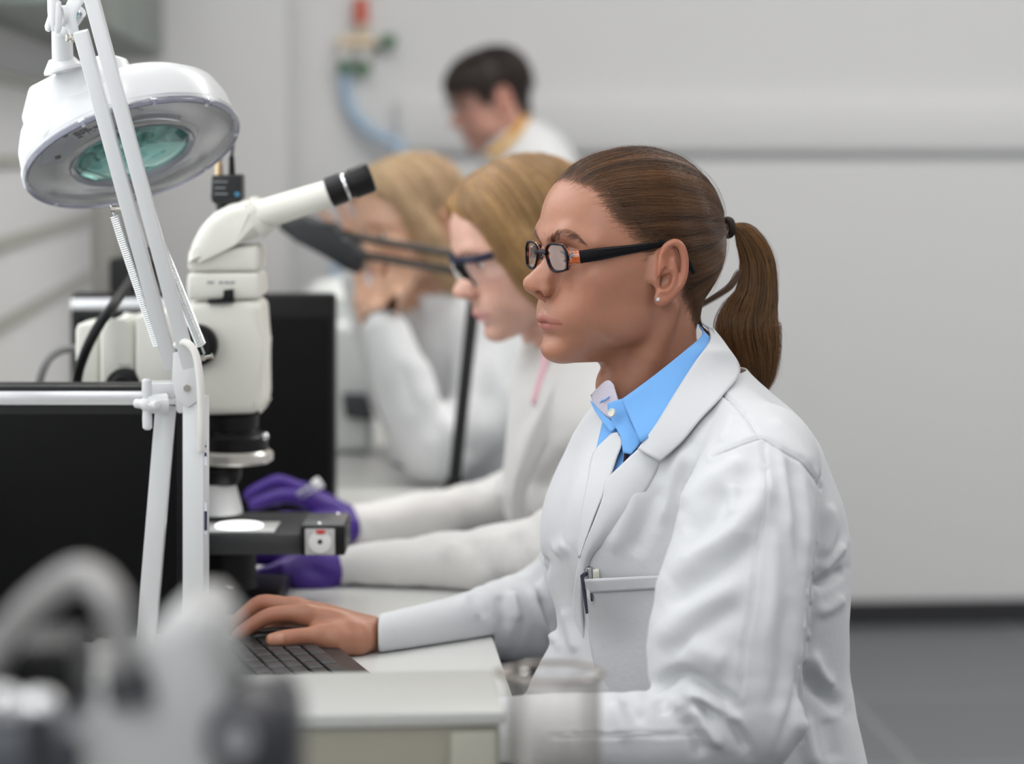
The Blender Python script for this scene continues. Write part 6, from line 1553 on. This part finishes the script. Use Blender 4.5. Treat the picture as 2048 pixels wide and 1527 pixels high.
# ---- standing person at the back
w4 = person(1050, 700, 5.6, 'person with short dark hair standing at the back wall, looking down')
f4 = head_frame(988, 210, 5.6, 14, 20, 1.0)
DK = mat('hair_dark_base', srgb(36, 26, 22), .5, noise=.3, nscale=60); DKS = hair_mat('hair_dark', srgb(28, 20, 17), srgb(62, 44, 36), .45)
POLY4 = [(104, 92), (96, 66), (84, 60), (60, 56), (44, 44), (36, 24), (28, 4), (18, 6), (12, 26), (0, 40), (-22, 38), (-32, 14), (-38, -20), (-44, -50), (-130, -50), (-150, 170), (130, 170)]
hs4, hv4, hg4 = hair_shell(w4, f4, POLY4, lambda P: 4 + 6 * np.clip((P[:, 2] - 30) / 60, 0, 1) + 3 * np.clip((-P[:, 0] - 20) / 50, 0, 1), DK, h=4)
rs4 = np.random.RandomState(6); top = hv4[hv4[:, 2] > 40]; r4 = top[rs4.choice(len(top), 1500)]; e4 = r4 + np.stack([np.sign(r4[:, 0] + 10) * 12, np.sign(r4[:, 1]) * 18, np.full(1500, -45.)], 1)
S = falling(1500, r4, hg4, e4, K=10, seed=6); strands('hair_strands', f4(S.reshape(-1, 3)).reshape(S.shape) - np.array(w4.location), .0004, DKS, hs4)
bg = Grid((at(700, 300, 5.6).x - .1, 5.2, .9), (at(1300, 300, 5.6).x, 6.1, 1.40), .016)
bg.chain([P5(1020, 270, 5.61, .055), P5(1060, 360, 5.62, .075), P5(1060, 480, 5.64, .11), (at(1060, 500, 5.64).x, 5.64, .95, .12)], pad=.4)
v_, F_ = bg.mesh(); c4 = at(1050, 600, 5.62)
hR = place_hand(Vector((c4.x - .24, 5.48, .93)), -40, roll=0, mirror=True); hL = place_hand(Vector((c4.x - .24, 5.74, .93)), -40, roll=0)
A = join([(f4(BVm), BFm, BTm), (hR[0], hR[1], hT), (hL[0], hL[1], hT), (v_, F_, np.ones((len(v_), 3)))]); wlink('body', A[0], A[1], SK4, w4, cols=A[2])
X4 = c4.x
ct4, cg4 = coat_body(w4, [((X4 + .02, 5.62, 1.16), (X4 + .04, 5.64, .85), .125, .145), ((X4 + .04, 5.64, .85), (X4 + .03, 5.64, .45), .15, .17), ((X4, 5.60, 1.24), (X4 + .06, 5.46, 1.17), .075, .07), ((X4, 5.64, 1.24), (X4 + .04, 5.80, 1.17), .07, .07), (at(1010, 285, 5.62), at(1060, 330, 5.63), .058, .085)],
    [[(X4 + .06, 5.45, 1.17, .066), (X4 + .05, 5.41, .98, .06), (X4 - .04, 5.42, .90, .056), (X4 - .22, 5.47, .93, .042)], [(X4 + .03, 5.81, 1.17, .066), (X4 + .03, 5.84, .98, .06), (X4 - .05, 5.82, .90, .056), (X4 - .22, 5.75, .93, .042)]], CO3, (X4 - .4, 5.2, .2), (X4 + .4, 6.1, 1.42), h=.013, seed=9)
patch('yellow_collar', [(1050, 228), (1030, 255), (1000, 285), (972, 305)], [(1058, 240), (1040, 268), (1010, 298), (980, 318)], (.012, .008), mat('cloth_yellow', srgb(226, 172, 66), .8), w4, g=cg4, n=16, k=5, dfall=5.53)
gl4 = Grid((X4 - .3, 5.3, 0), (X4 + .35, 5.98, .85), .014); 
for k in (1, -1):
    gl4.chain([(X4 + .03, 5.64 + .07 * k, .62, .065), (X4 + .03, 5.64 + .085 * k, .45, .060), (X4 + .05, 5.64 + .11 * k, .09, .05)], k=.02, pad=.3 if k == 1 else 0)
    gs4 = Grid((X4 - .25, 5.55 + .11 * k, 0), (X4 + .2, 5.73 + .11 * k, .12), .009); gs4.chain([(X4 + .09, 5.64 + .11 * k, .036, .035), (X4 + .0, 5.64 + .11 * k, .045, .04), (X4 - .12, 5.64 + .115 * k, .033, .031)], k=.02, pad=.3); v, F_ = gs4.mesh(); wlink('shoe', v, F_, mat('shoe_black', (.02, .02, .02), .4), w4)
v, F_ = gl4.mesh(); wlink('trousers', v, F_, mat('trousers_grey', srgb(44, 46, 54), .8), w4)

for par_, fr_ in ((w2, f2), (w3, f3), (w4, f4)):
    for s in (1, -1): eyeball(s, par_, fr_, np.array(par_.location))
# ---------------------------------------------------------------- black jointed desk lamp
dl = 3.62
bb = at(905, 975, dl); bb.z = DESK
bl = empty('desk_lamp', bb, label='black jointed desk lamp with its head turned away, in front of the pale blonde woman', cat='lamp')
LB = mat('lamp_black', (.016, .016, .017), .35); RODM = mat('lamp_rod_grey', (.075, .068, .062), .4, metal=.3)
mb = MB(); mb.tube([at(948, 600, dl), at(938, 690, dl), at(908, 970, dl)], 0.0098, 14); mbuild(mb, 'post', LB, bl)
mb = MB(); p_ = at(908, 960, dl); mb.cyl(Vector((p_.x, dl, DESK)), Vector((p_.x, dl, DESK + .045)), .014, n=20); mb.box((.05, .05, .012), (p_.x - .008, dl, DESK + .0065), None, .003); mb.cyl(Vector((p_.x - .03, dl - .03, DESK + .02)), Vector((p_.x - .005, dl, DESK + .02)), .008, n=14); mbuild(mb, 'clamp', LB, bl)
mb = MB(); mb.tube([at(700, 472, dl - .02), at(930, 512, dl)], .0062, 12); mbuild(mb, 'upper_rod', RODM, bl)
mb = MB(); mb.tube([at(716, 508, dl - .02), at(930, 546, dl)], .0062, 12); mbuild(mb, 'upper_rod', RODM, bl)
mb = MB(); mb.cyl(at(935, 530, dl - .02), at(935, 530, dl + .02), .022, n=28); mb.tube([at(935, 530, dl), at(948, 600, dl)], .010, 12); mbuild(mb, 'joint', LB, bl)
mb = MB(); mb.cyl(at(690, 487, dl - .035), at(690, 487, dl), .020, n=28); mb.sph(at(690, 487, dl - .036), .012, 16); mbuild(mb, 'head_joint', LB, bl)
mb = MB(); pxprism(mb, [(548, 452), (582, 432), (612, 432), (660, 462), (700, 474), (728, 510), (720, 552), (690, 540), (640, 508), (590, 482)], dl - .05, dl + .06, .010, 3); mbuild(mb, 'lamp_shade', mat('lamp_shade_black', (.020, .021, .024), .45), bl)
# ---- pale rounded instrument by the third woman
d3 = 4.25
ic = at(680, 900, d3); ic.z = DESK
ins_ = empty('bench_centrifuge', ic, label='pale rounded bench instrument with dark keypad beside the third woman', cat='instrument')
INSW = mat('instrument_white', srgb(226, 230, 228), .35, coat=.2)
zt = at(0, 645, d3).z; xa, xb = at(560, 800, d3).x, at(742, 800, d3).x
mb = MB(); mb.box((xb - xa, .26, zt - DESK - .002), ((xa + xb) / 2, d3 + .13, (zt + DESK + .002) / 2), None, .018, 4); mbuild(mb, 'body', INSW, ins_)
mb = MB(); cx = at(672, 600, d3).x; z1 = at(0, 560, d3).z; mb.lathe([(0, 0), (.074, 0), (.077, .008), (.071, (z1 - zt) * .55), (.044, (z1 - zt) * .9), (0, z1 - zt)], Matrix.Translation((cx, d3 + .13, zt)), 48); mbuild(mb, 'lid', INSW, ins_)
mb = MB(); pxprism(mb, [(684, 788), (732, 790), (748, 842), (690, 836)], d3 - .03, d3 + .002, .004); kp_ = mbuild(mb, 'keypad', mat('keypad_dark', (.05, .052, .06), .4), ins_)
# ---- tall grey column behind the far monitor
gcx = at(228, 590, 3.75); z0 = DESK; gtop = at(0, 330, 3.75).z
gcn = empty('exhaust_pipe', Vector((gcx.x, 3.75, DESK)), label='thick grey vertical pipe standing behind the far monitor, under the lamp head', cat='pipe')
mb = MB(); mb.cyl((gcx.x, 3.75, DESK + .001), (gcx.x, 3.75, gtop), .034, n=40); mbuild(mb, 'pipe', mat('pipe_grey', srgb(158, 156, 150), .4), gcn)
mb = MB(); mb.cyl((gcx.x, 3.75, DESK + .001), (gcx.x, 3.75, DESK + .02), .055, n=40); mbuild(mb, 'flange', mat('pipe_grey', (1, 1, 1)), gcn)
mb = MB(); xx = at(276, 560, 3.7); mb.box((.07, .08, .10), (xx.x, 3.68, at(0, 580, 3.68).z), None, .006); mbx = mbuild(mb, 'valve_box', BLACK, gcn)
# ---- gas tap with hose on the back wall
td = 6.22
tp_ = empty('gas_tap', at(712, 90, td), label='brass wall tap with green knobs and a red handle above the blue hose', cat='tap')
BR = mat('brass_pale', (.70, .58, .42), .35, metal=.4); GRN = mat('knob_green', srgb(58, 110, 66), .45); RED = mat('handle_red', srgb(206, 96, 74), .5)
WALLF = float(at(712, 90, 6.25).y)
mb = MB(); mb.cyl(at(680, 84, td), at(750, 84, td), .016, n=20); mb.cyl(at(722, 84, td), at(722, 40, td), .010, n=16); mb.cyl(at(690, 84, td), at(690, 130, td), .009, n=14); mb.cyl(at(727, 84, td), at(727, 130, td), .009, n=14); mb.cyl(at(712, 84, td), at(712, 84, td + .16), .012, n=16); mbuild(mb, 'valve_body', BR, tp_)
for x, y in ((690, 134), (727, 136), (778, 82)):
    mb = MB(); mb.cyl(at(x, y, td - .025), at(x, y, td + .01), .017, .019, n=12); mbuild(mb, 'knob', GRN, tp_)
mb = MB(); mb.cyl(at(745, 84, td), at(770, 82, td), .011, n=14); mbuild(mb, 'outlet', mat('outlet_grey', (.45, .47, .44), .4), tp_)
mb = MB(); mb.cyl(at(722, 46, td), at(722, -6, td), .019, .016, n=20); mbuild(mb, 'handle', RED, tp_)
for x in (693, 727):
    mb = MB(); mb.cyl(at(x, 98, td - .01), at(x, 120, td - .01), .014, n=16); mbuild(mb, 'collar', mat('tap_collar', (.82, .82, .82), .3), tp_)
ho = empty('hose', at(690, 150, td), label='pale blue hose curving down from the wall tap', cat='hose')
mb = MB(); mb.tube([tuple(q) for q in spline([at(690, 140, td), at(692, 185, td), at(706, 225, td), (*at(738, 260, td - .02),), at(786, 284, td - .03), at(800, 300, td - .03), at(780, 340, td - .05), at(700, 420, td - .1), at(660, 620, td - .35), ], 60)], .0155, 14); mbuild(mb, 'tube', mat('hose_blue', srgb(168, 192, 214), .4), ho)
# ---- left wall with rails, cabinet, pier in the corner
WX = rat(215, 290, 6.3).x
room_box('wall_left', (WX - .15, -2.4, 0), (WX, WALL_Y, 3.0), wall_m, label='pale grey left wall with horizontal rails')
RAIL = mat('rail_grey', srgb(168, 168, 160), .5)
for i, (zc_, hh) in enumerate(((1.387, .020), (1.243, .018), (1.10, .020), (.962, .020))):
    room_box('trim_%d' % (i + 2), (WX, 3.55, zc_ - hh / 2), (WX + .012, 5.9, zc_ + hh / 2), RAIL)
cabx = empty('wall_cabinet', ROOM @ Vector((WX + .1, 4.6, 1.48)), label='dark grey green wall cabinet high on the left wall', cat='cabinet')
CG = mat('cabinet_grey_green', srgb(132, 140, 134), .5)
mb = MB(); rbox(mb, (WX + .001, 3.62, 1.475), (WX + .16, 5.9, 2.2), .004); mbuild(mb, 'carcass', CG, cabx)
for k in range(4):
    y0 = 3.62 + k * .57; mb = MB(); rbox(mb, (WX + .16, y0 + .004, 1.48), (WX + .178, y0 + .566, 2.195), .003); mbuild(mb, 'door', CG, cabx)
room_box('wall_pier', (WX, WALL_Y - .22, 0), (rat(577, 290, 6.1).x, WALL_Y, 3.0), wall_m, label='pale grey wall pier in the far left corner')
# ---------------------------------------------------------------- light: daylight from the open side and the ceiling lamps
w = bpy.data.worlds.new('world'); SC.world = w; w.use_nodes = True
bg = w.node_tree.nodes['Background']; bg.inputs['Color'].default_value = (0.92, 0.96, 1.0, 1); bg.inputs['Strength'].default_value = 0.60
def area(name, loc, target, size, power, color=(1, 1, 1), sy=None):
    l = bpy.data.lights.new(name, 'AREA'); l.energy = power; l.color = color; l.shape = 'RECTANGLE'; l.size = size; l.size_y = sy or size
    o = bpy.data.objects.new(name, l); COL.objects.link(o); o.location = loc
    o.rotation_euler = (Vector(target) - Vector(loc)).to_track_quat('-Z', 'Y').to_euler()
    return o
LP = mat('lamp_diffuser', (1, 1, 1), 0.5, emit=(1, 0.98, 0.95), estr=4)
for (x, y, p) in ((-1.0, 1.75, 13), (0.75, 1.3, 6), (2.6, 2.3, 14), (-1.0, 4.3, 26), (0.9, 4.3, 24), (2.7, 4.3, 26)):
    cl = empty('ceiling_lamp', (x, y, 3.0), label='flat ceiling lamp panel above the lab, out of the picture', cat='lamp', group='ceiling lamp panels')
    mb = MB(); mb.box((1.24, .64, .02), (x, y, 2.989), None, .003); mbuild(mb, 'frame', mat('lamp_frame', (.8, .8, .8), .4), cl)
    mb = MB(); mb.box((1.2, .6, .004), (x, y, 2.9775)); mbuild(mb, 'diffuser', LP, cl)
    area('ceiling_lamp_light', (x, y, 2.97), (x, y, 0), 1.2, p, (1, 0.97, 0.93), 0.6)

# two glowing panes added on the solid left wall, unseen, to brighten the face
FRM = mat('window_frame_white', (.8, .8, .8), .4); nt_ = 6
for n_, (wy0, wy1, wz0, wz1, pw, tg, sp) in enumerate(((0.35, 1.55, 1.15, 2.35, 4, (.1, 2.45, 1.1), 95), (2.05, 3.45, 0.98, 2.35, 8.5, (.3, 2.7, 1.1), 150))):
    room_box('window_%d' % (n_ + 1), (WX, wy0, wz0), (WX + .006, wy1, wz1), mat('daylight_pane', (1, 1, 1), .3, emit=(.92, .97, 1), estr=1.3), label='daylight window in the left wall, out of the picture')
    for lo, hi in (((wy0 - .05, wz0 - .05), (wy0, wz1 + .05)), ((wy1, wz0 - .05), (wy1 + .05, wz1 + .05)), ((wy0, wz0 - .05), (wy1, wz0)), ((wy0, wz1), (wy1, wz1 + .05)), (((wy0 + wy1) / 2 - .02, wz0), ((wy0 + wy1) / 2 + .02, wz1))):
        room_box('trim_%d' % nt_, (WX, lo[0], lo[1]), (WX + .03, hi[0], hi[1]), FRM); nt_ += 1
    c = ROOM @ Vector((WX + .06, (wy0 + wy1) / 2, (wz0 + wz1) / 2))
    area('window_light', c, tg, wy1 - wy0, pw, (.97, .98, 1), wz1 - wz0).data.spread = R(sp)  # added fill light, aimed towards the front woman
